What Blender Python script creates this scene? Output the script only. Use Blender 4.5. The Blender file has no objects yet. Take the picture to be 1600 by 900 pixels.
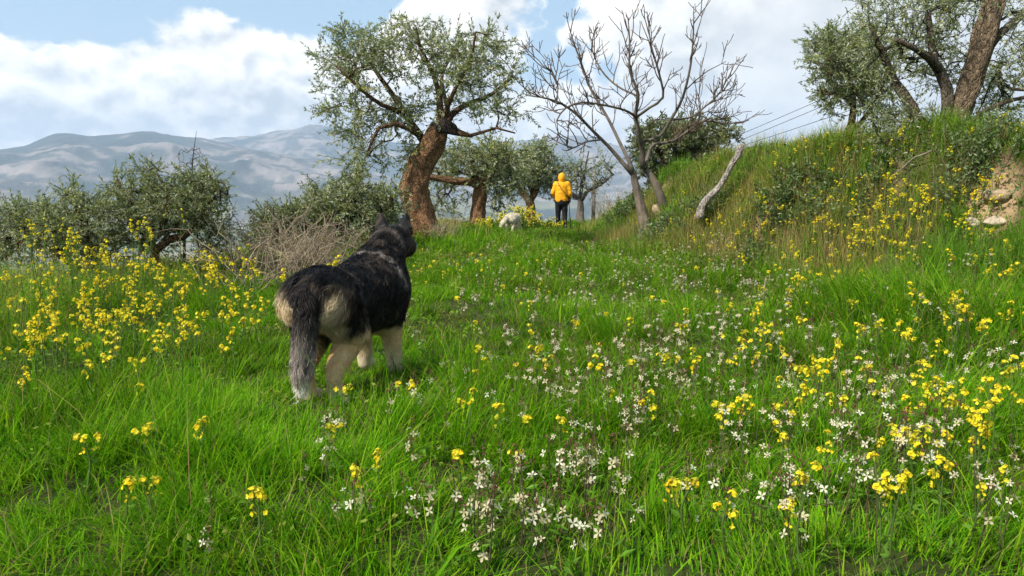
import bpy, math, random
import numpy as np
from mathutils import Vector
R = math.radians
C = bpy.context.scene.collection
scn = bpy.context.scene
rng = np.random.default_rng(7)

# ------------------------------------------------------------------ camera
F = 1150.0                      # focal length in pixels of the 1600 wide photograph
CAMZ = 1.05
PITCH = math.atan(150 / F)
cam_d = bpy.data.cameras.new('camera'); cam = bpy.data.objects.new('camera', cam_d); C.objects.link(cam)
cam_d.sensor_width = 36; cam_d.lens = 36 * F / 1600
cam_d.clip_start = 0.05; cam_d.clip_end = 40000
cam.location = (0, 0, CAMZ); cam.rotation_euler = (math.pi / 2 - PITCH, 0, 0)
scn.camera = cam

# ------------------------------------------------------------------ render, exposure
scn.render.engine = 'CYCLES'
cy = scn.cycles
cy.use_denoising = True
try: cy.denoiser = 'OPENIMAGEDENOISE'
except Exception: pass
cy.denoising_input_passes = 'RGB_ALBEDO_NORMAL'
cy.max_bounces = 6; cy.diffuse_bounces = 3; cy.glossy_bounces = 2; cy.transmission_bounces = 4
cy.transparent_max_bounces = 8; cy.volume_bounces = 1
cy.use_adaptive_sampling = True; cy.adaptive_threshold = 0.02
cy.sample_clamp_indirect = 8
cy.caustics_reflective = False; cy.caustics_refractive = False
vs = scn.view_settings
vs.view_transform = 'Standard'; vs.look = 'None'; vs.gamma = 1; vs.use_curve_mapping = False
vs.exposure = 0.68

# ------------------------------------------------------------------ sun and sky
SUN_EL, SUN_AZ = R(45), R(231)      # azimuth clockwise from +Y: behind and to the left
sd = Vector((math.sin(SUN_AZ) * math.cos(SUN_EL), math.cos(SUN_AZ) * math.cos(SUN_EL), math.sin(SUN_EL)))
sun_d = bpy.data.lights.new('sun', 'SUN'); sun = bpy.data.objects.new('sun', sun_d); C.objects.link(sun)
sun_d.energy = 4.3; sun_d.angle = R(2.5); sun_d.color = (1, 0.945, 0.86)
sun.rotation_euler = sd.to_track_quat('Z', 'Y').to_euler()

world = bpy.data.worlds.new('World'); scn.world = world; world.use_nodes = True
nt = world.node_tree; nt.nodes.clear()
def N(tree, kind, **kw):
    n = tree.nodes.new(kind)
    for k, v in kw.items():
        if k.startswith('_'): n.inputs[k[1:]].default_value = v
        else: setattr(n, k, v)
    return n
def link(tree, a, b): tree.links.new(a, b)
def math_node(tree, op, a, b=None, c=None, clamp=False):
    n = tree.nodes.new('ShaderNodeMath'); n.operation = op; n.use_clamp = clamp
    for i, v in enumerate((a, b, c)):
        if v is None: continue
        if hasattr(v, 'links'): tree.links.new(v, n.inputs[i])
        else: n.inputs[i].default_value = v
    return n.outputs[0]
def smooth(tree, v, a, b, lo=0.0, hi=1.0):
    n = tree.nodes.new('ShaderNodeMapRange'); n.interpolation_type = 'SMOOTHSTEP'
    tree.links.new(v, n.inputs[0])
    for i, q in enumerate((a, b, lo, hi)): n.inputs[i + 1].default_value = q
    return n.outputs[0]
def mixc(tree, f, a, b, mode='MIX'):
    n = tree.nodes.new('ShaderNodeMix'); n.data_type = 'RGBA'; n.blend_type = mode
    for i, v in ((0, f), (6, a), (7, b)):
        if hasattr(v, 'links'): tree.links.new(v, n.inputs[i])
        elif i == 0: n.inputs[0].default_value = v
        else: n.inputs[i].default_value = (*v, 1) if len(v) == 3 else v
    return n.outputs[2]
def noise_node(tree, vec, scale, detail=6, rough=0.55, dist=0.0, dim='3D'):
    n = tree.nodes.new('ShaderNodeTexNoise'); n.noise_dimensions = dim
    n.inputs['Scale'].default_value = scale; n.inputs['Detail'].default_value = detail
    n.inputs['Roughness'].default_value = rough; n.inputs['Distortion'].default_value = dist
    if vec is not None: tree.links.new(vec, n.inputs['Vector'])
    return n

def pixdir(px, py):
    u = (px - 800) / F; v = (450 - py) / F
    cp, sp = math.cos(PITCH), math.sin(PITCH)
    return np.array((u, cp + v * sp, v * cp - sp))

SKYO = (0.9, 0.4, 0.1)
def build_sky():
    sky = N(nt, 'ShaderNodeTexSky', sky_type='NISHITA', sun_disc=False, sun_elevation=SUN_EL, sun_rotation=SUN_AZ,
            altitude=600, air_density=1.0, dust_density=0.6, ozone_density=1.4)
    tc = N(nt, 'ShaderNodeTexCoord')
    gen = tc.outputs['Generated']
    sep = N(nt, 'ShaderNodeSeparateXYZ'); link(nt, gen, sep.inputs[0])
    X, Y, Z = sep.outputs
    def field(off):
        mp = N(nt, 'ShaderNodeMapping'); link(nt, gen, mp.inputs[0]); mp.inputs['Scale'].default_value = (1, 1, 1.35)
        mp.inputs['Location'].default_value = (SKYO[0] + off[0], SKYO[1] + off[1], SKYO[2] + off[2])
        a = noise_node(nt, mp.outputs[0], 4.2, 2, 0.5, 0.0).outputs[0]
        b = noise_node(nt, mp.outputs[0], 13.0, 9, 0.52, 0.0).outputs[0]
        b = math_node(nt, 'SUBTRACT', 1.0, math_node(nt, 'MULTIPLY', math_node(nt, 'ABSOLUTE', math_node(nt, 'SUBTRACT', b, 0.5)), 3.4))   # billows
        return math_node(nt, 'ADD', math_node(nt, 'MULTIPLY', a, 0.72), math_node(nt, 'MULTIPLY', b, 0.18)), b
    f0, puff = field((0, 0, 0)); f1, _ = field((-0.012, 0.0, 0.020)); f2, _ = field((-0.035, 0, 0.075))
    ax = math_node(nt, 'DIVIDE', X, math_node(nt, 'MAXIMUM', Y, 0.15))      # sideways, left negative
    front = smooth(nt, Y, -0.1, 0.3)
    leftness = smooth(nt, ax, -0.20, 0.0, 1, 0)
    # tops of the heap: ~11 degrees up on the left, overhead on the right
    top = math_node(nt, 'ADD', 0.42, math_node(nt, 'MULTIPLY', leftness, -0.222))
    gap = smooth(nt, math_node(nt, 'ABSOLUTE', math_node(nt, 'ADD', ax, -0.08)), 0.04, 0.15, 1, 0)
    gapz = smooth(nt, Z, 0.06, 0.16)
    bias = math_node(nt, 'MULTIPLY', math_node(nt, 'SUBTRACT', top, Z), 4.0)
    bias = math_node(nt, 'MAXIMUM', math_node(nt, 'MINIMUM', bias, 0.24), -0.26)
    bias = math_node(nt, 'SUBTRACT', bias, math_node(nt, 'MULTIPLY', math_node(nt, 'MULTIPLY', gap, gapz), 0.22))
    bias = math_node(nt, 'MULTIPLY', bias, front)
    dens = math_node(nt, 'ADD', f0, bias)
    cover = smooth(nt, dens, 0.50, 0.575)
    rel = math_node(nt, 'SUBTRACT', f0, f1); rel2 = math_node(nt, 'SUBTRACT', f0, f2)
    light = math_node(nt, 'ADD', math_node(nt, 'MULTIPLY_ADD', rel, 4.5, 0.56), math_node(nt, 'MULTIPLY', rel2, 2.6))
    light = math_node(nt, 'ADD', light, smooth(nt, Z, 0.03, 0.19, -0.26, 0.16), clamp=True)
    rightness = smooth(nt, ax, 0.0, 0.45)
    soft = noise_node(nt, gen, 5.0, 5, 0.5).outputs[0]
    softl = smooth(nt, soft, 0.36, 0.66, 0.12, 0.62)
    lmix = N(nt, 'ShaderNodeMix'); lmix.data_type = 'FLOAT'
    link(nt, math_node(nt, 'MULTIPLY', rightness, 0.85), lmix.inputs[0]); link(nt, light, lmix.inputs[2]); link(nt, softl, lmix.inputs[3])
    ccol = mixc(nt, lmix.outputs[0], (6.4, 6.7, 7.0), (14.0, 13.4, 12.5))
    blue = mixc(nt, 0.55, sky.outputs[0], (5.0, 7.9, 10.4))
    veil = mixc(nt, smooth(nt, Z, 0.0, 0.3, 0.30, 0.08), blue, (7.6, 8.1, 8.8))
    out = mixc(nt, cover, veil, ccol)
    bg = N(nt, 'ShaderNodeBackground'); bg.inputs[1].default_value = 0.068
    link(nt, out, bg.inputs[0])
    o = N(nt, 'ShaderNodeOutputWorld'); link(nt, bg.outputs[0], o.inputs[0])
build_sky()

# ------------------------------------------------------------------ helpers
def tag(o, label=None, cat=None, group=None, kind=None):
    if label: o['label'] = label
    if cat: o['category'] = cat
    if group: o['group'] = group
    if kind: o['kind'] = kind
    return o
def empty(name, loc, label, cat, group=None, rz=0.0):
    o = bpy.data.objects.new(name, None); C.objects.link(o)
    o.location = tuple(float(v) for v in loc); o.rotation_euler = (0, 0, rz); o.empty_display_size = 0.1
    return tag(o, label, cat, group)

class Geo:
    """collects vertices, faces and a colour per vertex"""
    def __init__(s): s.V = []; s.K = []; s.F = {}; s.n = 0
    def add(s, V, faces, col):
        V = np.asarray(V, float).reshape(-1, 3)
        for f in faces:
            f = np.asarray(f, int)
            if f.size: s.F.setdefault(f.shape[1], []).append(f + s.n)
        c = np.asarray(col, float)
        if c.ndim == 1: c = np.broadcast_to(c, (len(V), 3))
        s.V.append(V); s.K.append(c); s.n += len(V)
        return s
    def merge(s, g, M=None, t=None):
        V = np.concatenate(g.V)
        if M is not None: V = V @ np.asarray(M).T
        if t is not None: V = V + np.asarray(t)
        s.add(V, [np.concatenate(f) for f in g.F.values()], np.concatenate(g.K)) if g.n else None
    def mesh(s, name, mat, smooth_=True):
        V = np.concatenate(s.V); K = np.concatenate(s.K)
        me = bpy.data.meshes.new(name)
        me.vertices.add(len(V)); me.vertices.foreach_set('co', V.ravel().astype(np.float32))
        fs = [np.concatenate(f) for f in s.F.values()]
        loops = np.concatenate([f.ravel() for f in fs]); tot = np.concatenate([np.full(len(f), f.shape[1]) for f in fs])
        me.loops.add(len(loops)); me.loops.foreach_set('vertex_index', loops.astype(np.int32))
        me.polygons.add(len(tot)); st = np.concatenate(([0], np.cumsum(tot)[:-1]))
        me.polygons.foreach_set('loop_start', st.astype(np.int32)); me.polygons.foreach_set('loop_total', tot.astype(np.int32))
        me.polygons.foreach_set('use_smooth', np.full(len(tot), bool(smooth_)))
        me.update(calc_edges=True)
        ca = me.color_attributes.new('Col', 'FLOAT_COLOR', 'POINT')
        ca.data.foreach_set('color', np.concatenate([K, np.ones((len(K), 1))], 1).ravel().astype(np.float32))
        if mat: me.materials.append(mat)
        return me
    def build(s, name, mat, parent=None, smooth_=True):
        o = bpy.data.objects.new(name, s.mesh(name, mat, smooth_)); C.objects.link(o)
        if parent: o.parent = parent
        return o

def nrm(v, axis=-1):
    return v / np.maximum(np.linalg.norm(v, axis=axis, keepdims=True), 1e-9)

_perm = np.random.default_rng(3).random((256, 256))
def vnoise(x, y, s=0):
    x = np.asarray(x, float) + s * 17.31; y = np.asarray(y, float) + s * 9.77
    xi = np.floor(x).astype(int); yi = np.floor(y).astype(int); fx = x - xi; fy = y - yi
    fx = fx * fx * fx * (fx * (fx * 6 - 15) + 10); fy = fy * fy * fy * (fy * (fy * 6 - 15) + 10)
    g = lambda a, b: _perm[(a) & 255, (b) & 255]
    return (g(xi, yi) * (1 - fx) + g(xi + 1, yi) * fx) * (1 - fy) + (g(xi, yi + 1) * (1 - fx) + g(xi + 1, yi + 1) * fx) * fy
def fbm(x, y, oct=4, s=0):
    a = 0; w = 0.5; t = 0
    for k in range(oct):
        a = a + w * vnoise(x * 2 ** k, y * 2 ** k, s + k); t += w; w *= 0.5
    return a / t
def sstep(x, a, b):
    t = np.clip((np.asarray(x, float) - a) / (b - a), 0, 1); return t * t * (3 - 2 * t)

def tube(g, pts, rad, col, sides=6, cap=True, lump=0.0, col2=None):
    """a tapering round branch along pts"""
    pts = np.asarray(pts, float); rad = np.asarray(rad, float); n = len(pts)
    T = nrm(np.gradient(pts, axis=0))
    ref = np.eye(3)[np.argmin(np.abs(T.mean(0)))]
    A = nrm(np.cross(T, ref)); B = np.cross(T, A)
    th = np.arange(sides) * 2 * math.pi / sides
    rr = rad[:, None] * np.ones((1, sides))
    if lump:
        k = np.arange(n)[:, None] * 0.55
        if sides >= 40:
            ph = k * .16 + th[None]
            rr = rr * (1 + .10 * (np.abs(2 * fbm(ph * 3.2 + 7, k * .13, 3, 5) - 1) ** .7 - .5) * 1.6 - .05 * (fbm(ph * 9, k * .30, 2, 8) > .55))
        rr = rr * (1 + lump * (np.sin(3 * th[None] + k * .7) * .5 + np.sin(5 * th[None] - k) * .3 + (fbm(th[None] * 2.2 + 5, k * .9, 3) - .5) * 1.6))
    V = pts[:, None] + A[:, None] * (np.cos(th)[None, :, None] * rr[..., None]) + B[:, None] * (np.sin(th)[None, :, None] * rr[..., None])
    V = V.reshape(-1, 3)
    i = np.arange(n - 1)[:, None] * sides; j = np.arange(sides)[None]; j2 = (j + 1) % sides
    Fq = np.stack([i + j, i + j2, i + sides + j2, i + sides + j], -1).reshape(-1, 4)
    faces = [Fq]
    c = np.asarray(col, float)
    if col2 is not None:
        c = c + (np.asarray(col2) - c) * np.repeat(np.linspace(0, 1, n), sides)[:, None]
    if cap and sides <= 24:
        V = np.concatenate([V, pts[:1], pts[-1:]])
        a = n * sides
        faces.append(np.stack([np.full(sides, a), (np.arange(sides) + 1) % sides, np.arange(sides)], -1))
        faces.append(np.stack([np.full(sides, a + 1), (n - 1) * sides + np.arange(sides), (n - 1) * sides + (np.arange(sides) + 1) % sides], -1))
        if c.ndim == 2: c = np.concatenate([c, c[:1], c[-1:]])
    g.add(V, faces, c)

def resample(pts, rad, step):
    """Catmull-Rom through the points"""
    pts = np.asarray(pts, float); rad = np.asarray(rad, float)
    P = np.concatenate([[2 * pts[0] - pts[1]], pts, [2 * pts[-1] - pts[-2]]])
    out = []; ro = []
    for i in range(len(pts) - 1):
        p0, p1, p2, p3 = P[i:i + 4]; n = max(1, int(np.linalg.norm(p2 - p1) / step))
        for k in range(n):
            t = k / n
            out.append(.5 * (2 * p1 + (p2 - p0) * t + (2 * p0 - 5 * p1 + 4 * p2 - p3) * t * t + (3 * p1 - p0 - 3 * p2 + p3) * t ** 3))
            ro.append(rad[i] * (1 - t) + rad[i + 1] * t)
    out.append(pts[-1]); ro.append(rad[-1])
    return np.array(out), np.array(ro)

# ------------------------------------------------------------------ terrain
_fy = [-30, 0, 5, 8.6, 11, 14, 20, 24, 30, 60]
_fx = [6.5, 5.1, 4.5, 3.8, 3.05, 2.15, 2.1, 2.5, 4.5, 16]
_hy = [-30, 0, 8, 13, 17, 20, 23, 26, 29, 60]
_hh = [1.5, 1.62, 1.62, 1.62, 1.42, 1.25, .82, .40, .1, 0]
_ey = [-30, 0, 4, 8, 12, 16, 20, 24, 27, 60]
_ex = [-8, -5.6, -5.2, -4.7, -3.8, -3.0, -2.9, -2.6, -2, 4]
def terr(x, y):
    x = np.asarray(x, float); y = np.asarray(y, float)
    near = np.exp(-((x * x + y * y) / 60. ** 2))
    z = (fbm(x * .45, y * .45, 3, 1) - .5) * .16 * near + (fbm(x * 2.1, y * 2.1, 2, 5) - .5) * .05 * near
    z = z - .10 * sstep(y, 14, 24)
    xf = np.interp(y, _fy, _fx); H = np.interp(y, _hy, _hh)
    wob = (fbm(x * .8, y * .8, 3, 9) - .5)
    t = (x - xf + wob * .9) / 2.15
    bank = H * sstep(t, 0, 1) * (1 + wob * .25)
    plat = np.clip(x - xf - 2, 0, 30) * .015 * np.clip(H, 0, 1)
    z = z + bank + plat + (fbm(x * 1.3, y * 1.3, 3, 21) - .5) * .34 * sstep(t, .15, .6) * near
    # terrace step half way up the bank
    z = z - .16 * np.exp(-((t - .52) / .10) ** 2) * sstep(fbm(x * .6, y * .6, 2, 31), .45, .6) * np.clip(H, 0, 1)
    dl = np.interp(y, _ey, _ex) - x + wob * .6
    df = y - 27 - np.clip(x, 0, 40) * .35
    d = np.maximum(dl, df) + .5 * np.exp(-np.abs(dl - df) / 1.5)
    d = np.clip(d, 0, None)
    de = np.sqrt(d * d + 2.6 ** 2) - 2.6
    far = 165 * (1 - np.exp(-.0026 * de))
    rr = np.hypot(x, y)
    und = (fbm(x / 420, y / 420, 4, 41) - .5) * 40 * sstep(rr, 150, 900)
    return z - far + und * sstep(de, 30, 300)
def P(px, py, Y):
    d = pixdir(px, py); return np.array((0, 0, CAMZ)) + d * (Y / d[1])
def G(px, py, lo=1.2, hi=60):
    d = pixdir(px, py); ys = np.geomspace(lo, hi, 500)
    p = np.array((0, 0, CAMZ))[None] + d[None] * (ys / d[1])[:, None]
    below = np.where(p[:, 2] < terr(p[:, 0], p[:, 1]))[0]
    if not len(below): return None
    q = p[below[0]]; q[2] = terr(q[0], q[1]); return q

# ------------------------------------------------------------------ materials
def mat_new(name):
    m = bpy.data.materials.new(name); m.use_nodes = True; t = m.node_tree; t.nodes.clear()
    o = N(t, 'ShaderNodeOutputMaterial'); return m, t, o
def attr_col(t):
    a = N(t, 'ShaderNodeAttribute'); a.attribute_name = 'Col'; return a.outputs['Color']
def mat_leaf(name, trans=.35, rough=.5, spec=.35):
    m, t, o = mat_new(name); c = attr_col(t)
    p = N(t, 'ShaderNodeBsdfPrincipled'); link(t, c, p.inputs['Base Color']); p.inputs['Roughness'].default_value = rough
    p.inputs['Specular IOR Level'].default_value = spec
    tr = N(t, 'ShaderNodeBsdfTranslucent')
    link(t, mixc(t, 1.0, c, (1.25, 1.3, .65), 'MULTIPLY'), tr.inputs[0])
    mx = N(t, 'ShaderNodeMixShader'); mx.inputs[0].default_value = trans
    link(t, p.outputs[0], mx.inputs[1]); link(t, tr.outputs[0], mx.inputs[2]); link(t, mx.outputs[0], o.inputs[0])
    return m
def mat_rough(name, col=None, scale=8, var=.35, bump=.4, bscale=None, rough=.85, stretch=(1, 1, 1), spec=.2, crack=0.0):
    """matt surface whose colour comes from the Col attribute (or col), with noise and relief"""
    m, t, o = mat_new(name)
    c = attr_col(t) if col is None else None
    tc = N(t, 'ShaderNodeTexCoord'); mp = N(t, 'ShaderNodeMapping'); link(t, tc.outputs['Object'], mp.inputs[0])
    mp.inputs['Scale'].default_value = stretch
    n = noise_node(t, mp.outputs[0], scale, 8, .65)
    f = smooth(t, n.outputs[0], .3, .7, 1 - var, 1 + var)
    v = N(t, 'ShaderNodeVectorMath', operation='SCALE'); 
    if c is not None: link(t, c, v.inputs[0])
    else: v.inputs[0].default_value = col
    link(t, f, v.inputs['Scale'])
    p = N(t, 'ShaderNodeBsdfPrincipled'); link(t, v.outputs[0], p.inputs['Base Color']); p.inputs['Roughness'].default_value = rough
    p.inputs['Specular IOR Level'].default_value = spec
    n2 = noise_node(t, mp.outputs[0], bscale or scale * 2.5, 8, .7)
    h = n2.outputs[0]
    if crack:
        vo = N(t, 'ShaderNodeTexVoronoi'); vo.feature = 'DISTANCE_TO_EDGE'; vo.inputs['Scale'].default_value = crack
        link(t, mp.outputs[0], vo.inputs['Vector'])
        h = math_node(t, 'ADD', h, math_node(t, 'MULTIPLY', smooth(t, vo.outputs[0], 0, .25), .7))
    b = N(t, 'ShaderNodeBump'); b.inputs['Strength'].default_value = bump; b.inputs['Distance'].default_value = .03
    link(t, h, b.inputs['Height']); link(t, b.outputs[0], p.inputs['Normal'])
    link(t, p.outputs[0], o.inputs[0]); return m
M_leaf = mat_leaf('olive_leaves', .28, .42, .5)
M_grass = mat_leaf('grass_blades', .42, .65, .06)
M_flower = mat_leaf('petals', .35, .6, .2)
M_bark = mat_rough('olive_bark', None, 9, .5, 1.0, 26, .95, (1.8, 1.8, .8), .1, crack=15)
M_twig = mat_rough('twig_bark', None, 9, .3, .4, 30, .9)
M_soil = mat_rough('soil', None, 3, .35, .8, 22, .97, spec=.05)
# ------------------------------------------------------------------ ground sheet (meadow, bank, hillside, valley) out to the horizon
def zone(x, y):
    """bank weight, left margin weight"""
    xf = np.interp(y, _fy, _fx); xe = np.interp(y, _ey, _ex)
    return sstep(x - xf, -.5, .9), sstep(xe - x, -2.0, -.2)
def build_ground():
    na, nr = 900, 430
    rad = np.concatenate([[0.0], np.geomspace(.35, 8700, nr)])
    # finer in front of the camera
    u = np.linspace(-1, 1, na, endpoint=False); ang = math.pi * (0.42 * u + 0.58 * u ** 3)
    A, Rr = np.meshgrid(ang, rad[1:])
    X = np.sin(A) * Rr; Yy = np.cos(A) * Rr
    Z = terr(X, Yy)
    V = np.stack([X, Yy, Z], -1).reshape(-1, 3); V = np.concatenate([V, [[0, 0, float(terr(0, 0))]]])
    i = np.arange(nr - 1)[:, None] * na; j = np.arange(na)[None]; j2 = (j + 1) % na
    Fq = np.stack([i + j, i + na + j, i + na + j2, i + j2], -1).reshape(-1, 4)
    Ft = np.stack([np.full(na, nr * na), np.arange(na), (np.arange(na) + 1) % na], -1)
    x, y = V[:, 0], V[:, 1]; b, l = zone(x, y); r = np.hypot(x, y)
    green = np.array((.050, .060, .018)); soil = np.array((.085, .062, .034)); pale = np.array((.40, .27, .15))
    n = fbm(x * 1.1, y * 1.1, 4, 51)[:, None]
    col = green + (soil - green) * (b * .75)[:, None] * sstep(n, .35, .6) + (soil * .7 - green) * (l * .6)[:, None] * sstep(n, .4, .6)
    
    for (cx, cyy, rr_) in BARE:
        w = np.exp(-((np.hypot((x - cx), (y - cyy)) / rr_) ** 4))[:, None]
        col = col + (pale - col) * w
    # the valley: fields, groves
    f = fbm(x / 260, y / 260, 5, 71)[:, None]; f2 = fbm(x / 60, y / 60, 3, 75)[:, None]
    cell = _perm[(np.floor(x / 170 + f2[:, 0] * .8).astype(int)) & 255, (np.floor(y / 260 + x / 900 + f2[:, 0] * .6).astype(int)) & 255][:, None]
    val = np.array((.11, .15, .055)) + (np.array((.34, .30, .20)) - np.array((.11, .15, .055))) * sstep(cell * .6 + f * .5, .45, .75)
    val = val * (1 - .55 * sstep(f2, .5, .62))
    col = col + (val - col) * sstep(r, 60, 250)[:, None]
    g = Geo(); g.add(V, [Fq, Ft], col)
    o = g.build('ground', M_soil); tag(o, kind='structure')
BARE = []
for px, py, rr_ in ((1550, 312, .24), (1560, 350, .18), (1036, 300, .3), (1405, 265, .09), (1190, 345, .11)):
    q = G(px, py)
    if q is not None: BARE.append((q[0], q[1], rr_))
build_ground()

# ------------------------------------------------------------------ mountains across the valley
M_mount = mat_rough('mountain_rock', None, .004, .25, .9, .02, 1.0, spec=0)
M_mount.node_tree.nodes['Bump'].inputs['Distance'].default_value = 14
def mountain(name, prof, r0, r1, r2, seed, amp):
    pxs = np.array([p[0] for p in prof], float); pys = np.array([p[1] for p in prof], float)
    n, m = 760, 150
    px = np.linspace(pxs[0], pxs[-1], n); py = np.interp(px, pxs, pys)
    k = np.ones(9) / 9; py = np.convolve(np.pad(py, 4, mode='edge'), k, 'valid')
    u = (px - 800) / F; az = np.arctan(u)
    v = (450 - py) / F; cp, sp = math.cos(PITCH), math.sin(PITCH)
    slope = (v * cp - sp) / np.hypot(u, cp + v * sp)
    Hr = CAMZ + slope * r1
    t = np.linspace(0, 1.35, m)[None]
    rr = r0 + (r1 - r0) * t
    base = -190
    AZ = az[:, None] + 0 * t
    X = np.sin(AZ) * rr; Y = np.cos(AZ) * rr
    nz = fbm(X / 900, Y / 900, 6, seed); rid = 1 - np.abs(2 * fbm(X / 1300 + nz * .4, Y / 1300, 5, seed + 9) - 1)
    sh = np.where(t < 1, np.sin(np.clip(t, 0, 1) * math.pi / 2) ** 1.25, 1 - (t - 1) * .9)
    body = base + (Hr[:, None] - base) * sh
    fine = 1 - np.abs(2 * fbm(X / 420, Y / 420, 5, seed + 60) - 1)
    det = amp * ((rid - .62) * 1.5 + (nz - .5) * 1.1 + (fine - .6) * .75)
    Z = body + det * np.where(t < 1, (1 - np.clip(t, 0, 1) ** 2.2 * .985) * sstep(t, 0, .15), .15)
    V = np.stack([X, Y, Z], -1).reshape(-1, 3)
    i = np.arange(n - 1)[:, None] * m; j = np.arange(m - 1)[None]
    Fq = np.stack([i + j, i + m + j, i + m + j + 1, i + j + 1], -1).reshape(-1, 4)
    x, y = V[:, 0], V[:, 1]
    f = fbm(x / 330, y / 330 , 6, seed + 20)[:, None]; hh = np.clip((V[:, 2:] + 190) / 700, 0, 1)
    ridf = rid.reshape(-1, 1)
    scrub = np.array((.045, .055, .050)); rock = np.array((.25, .205, .18)); fld = np.array((.19, .18, .10))
    w = np.clip(sstep(f + (ridf - .6) * .5, .46, .66), 0, 1) * (.2 + .8 * sstep(fbm(x / 110, y / 60, 5, seed + 40)[:, None], .42, .58))
    col = scrub + (rock - scrub) * w
    fw = sstep(hh, .30, .12) * sstep(fbm(x / 180, y / 180, 3, seed + 3)[:, None], .45, .6)
    col = col + (fld - col) * fw
    g = Geo(); g.add(V, [Fq], col); o = g.build(name, M_mount); tag(o, kind='structure')
mountain('mountain_range', [(-500, 280), (-200, 262), (-60, 250), (50, 236), (80, 222), (105, 213), (125, 215), (155, 220), (200, 217), (240, 214), (265, 216), (330, 226), (400, 242), (470, 256), (560, 275), (680, 300), (900, 320), (1200, 345)],
         3000, 5600, 0, 101, 150)
mountain('mountain_ridge', [(-500, 290), (0, 268), (250, 240), (340, 229), (385, 226), (430, 217), (470, 210), (495, 206), (525, 209), (600, 226), (700, 230), (790, 224), (860, 223), (900, 217), (940, 226), (1000, 244), (1100, 262), (1300, 285), (1700, 300), (2200, 310)],
         4600, 8000, 0, 131, 170)

# ------------------------------------------------------------------ haze: the air of the valley
def build_haze():
    import bmesh
    bm = bmesh.new(); bmesh.ops.create_cube(bm, size=1)
    lo, hi = Vector((-8900, -8900, -420)), Vector((8900, 8900, 800))
    for v in bm.verts: v.co = Vector([lo[i] + (hi[i] - lo[i]) * (v.co[i] + .5) for i in range(3)])
    me = bpy.data.meshes.new('haze'); bm.to_mesh(me); bm.free()
    o = bpy.data.objects.new('haze', me); C.objects.link(o)
    m, t, out = mat_new('haze_air')
    pv = N(t, 'ShaderNodeVolumePrincipled'); pv.inputs['Density'].default_value = HAZE
    pv.inputs['Color'].default_value = (.62, .78, 1, 1); pv.inputs['Anisotropy'].default_value = .15
    link(t, pv.outputs[0], out.inputs['Volume']); me.materials.append(m)
    tag(o, 'pale blue haze in the air over the valley', kind='stuff')
HAZE = 0.000125
build_haze()
# ------------------------------------------------------------------ trees
BARK = (.25, .135, .068); BARKG = (.20, .175, .14)
def ellipsoid_targets(envs, n, rg, shell=.35):
    """envs: (px, py, rx, ry, Y, depth radius, weight) crown lobes; returns n points spread through them"""
    w = np.array([e[2] * e[3] * e[6] for e in envs], float); w /= w.sum(); out = []
    for e in rg.choice(len(envs), n, p=w):
        px, py, rx, ry, Y, dr, _ = envs[e]
        d = nrm(rg.normal(size=3)); r = rg.random() ** shell
        out.append(P(px + d[0] * r * rx, py - d[2] * r * ry, Y + d[1] * r * dr))
    return np.array(out)
def grow(limbs, targets, rg, step=.22, twig=.006, ex=.45, sag=.25, jit=.05, maxr=.06, okr=.096):
    """limbs: lists of (point, radius) drawn by hand; every target is joined to the nearest branch"""
    pos = []; par = []; hr = []; ok = []; paths = []
    for L in limbs:
        pts, rad = resample([q[0] for q in L], [q[1] for q in L], step)
        base = None
        if pos:
            dd = np.linalg.norm(np.array(pos) - pts[0], axis=1); base = int(dd.argmin()) if dd.min() < .5 else None
        ids = []
        for k in range(len(pts)):
            pos.append(pts[k]); par.append(ids[-1] if ids else (base if base is not None else -1)); hr.append(rad[k])
            ok.append(rad[k] < okr); ids.append(len(pos) - 1)
        paths.append((ids, True))
    if not any(ok): ok[-1] = True
    A = np.array(pos); OK = np.array(ok)
    cen = A[OK].mean(0)
    d0 = np.array([np.linalg.norm(A[OK] - t, axis=1).min() for t in targets]) if len(targets) else []
    flow = {}
    tips = []
    for ti in np.argsort(d0):
        t = targets[ti]; Aa = np.array(pos); oka = np.array(ok)
        dd = np.linalg.norm(Aa - t, axis=1) + (Aa[:, 2] > t[2]) * .25 * np.abs(Aa[:, 2] - t[2])
        dd[~oka] = 1e9
        b = int(dd.argmin()); p0 = Aa[b]; L = np.linalg.norm(t - p0)
        if L < .03: continue
        d_in = nrm(p0 - Aa[par[b]]) if par[b] >= 0 else np.array((0, 0, 1.))
        n = max(2, int(L / step) + 1)
        c1 = p0 + (d_in * .6 + nrm(t - p0) * .6 + rg.normal(size=3) * .2) * L * .4
        c2 = t - (nrm(t - p0) * .6 + np.array((0, 0, sag)) + rg.normal(size=3) * .15) * L * .35
        ids = [b]
        for k in range(1, n + 1):
            s = k / n; q = p0 * (1 - s) ** 3 + 3 * c1 * s * (1 - s) ** 2 + 3 * c2 * s * s * (1 - s) + t * s ** 3
            if k < n: q = q + rg.normal(size=3) * jit * min(L, .8)
            pos.append(q); par.append(ids[-1]); hr.append(0); ok.append(True); ids.append(len(pos) - 1)
        paths.append((ids, False)); tips.append(ids)
    n = len(pos); fl = np.zeros(n); 
    for ids in tips: fl[ids[-1]] += 1
    for i in range(n - 1, -1, -1):
        if par[i] >= 0: fl[par[i]] += fl[i]
    rad = np.maximum(np.array(hr), twig * np.maximum(fl, 1) ** ex)
    rad = np.minimum(rad, np.where(np.array(hr) > 0, 9, maxr))
    return np.array(pos), np.array(par), rad, paths, tips
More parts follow.
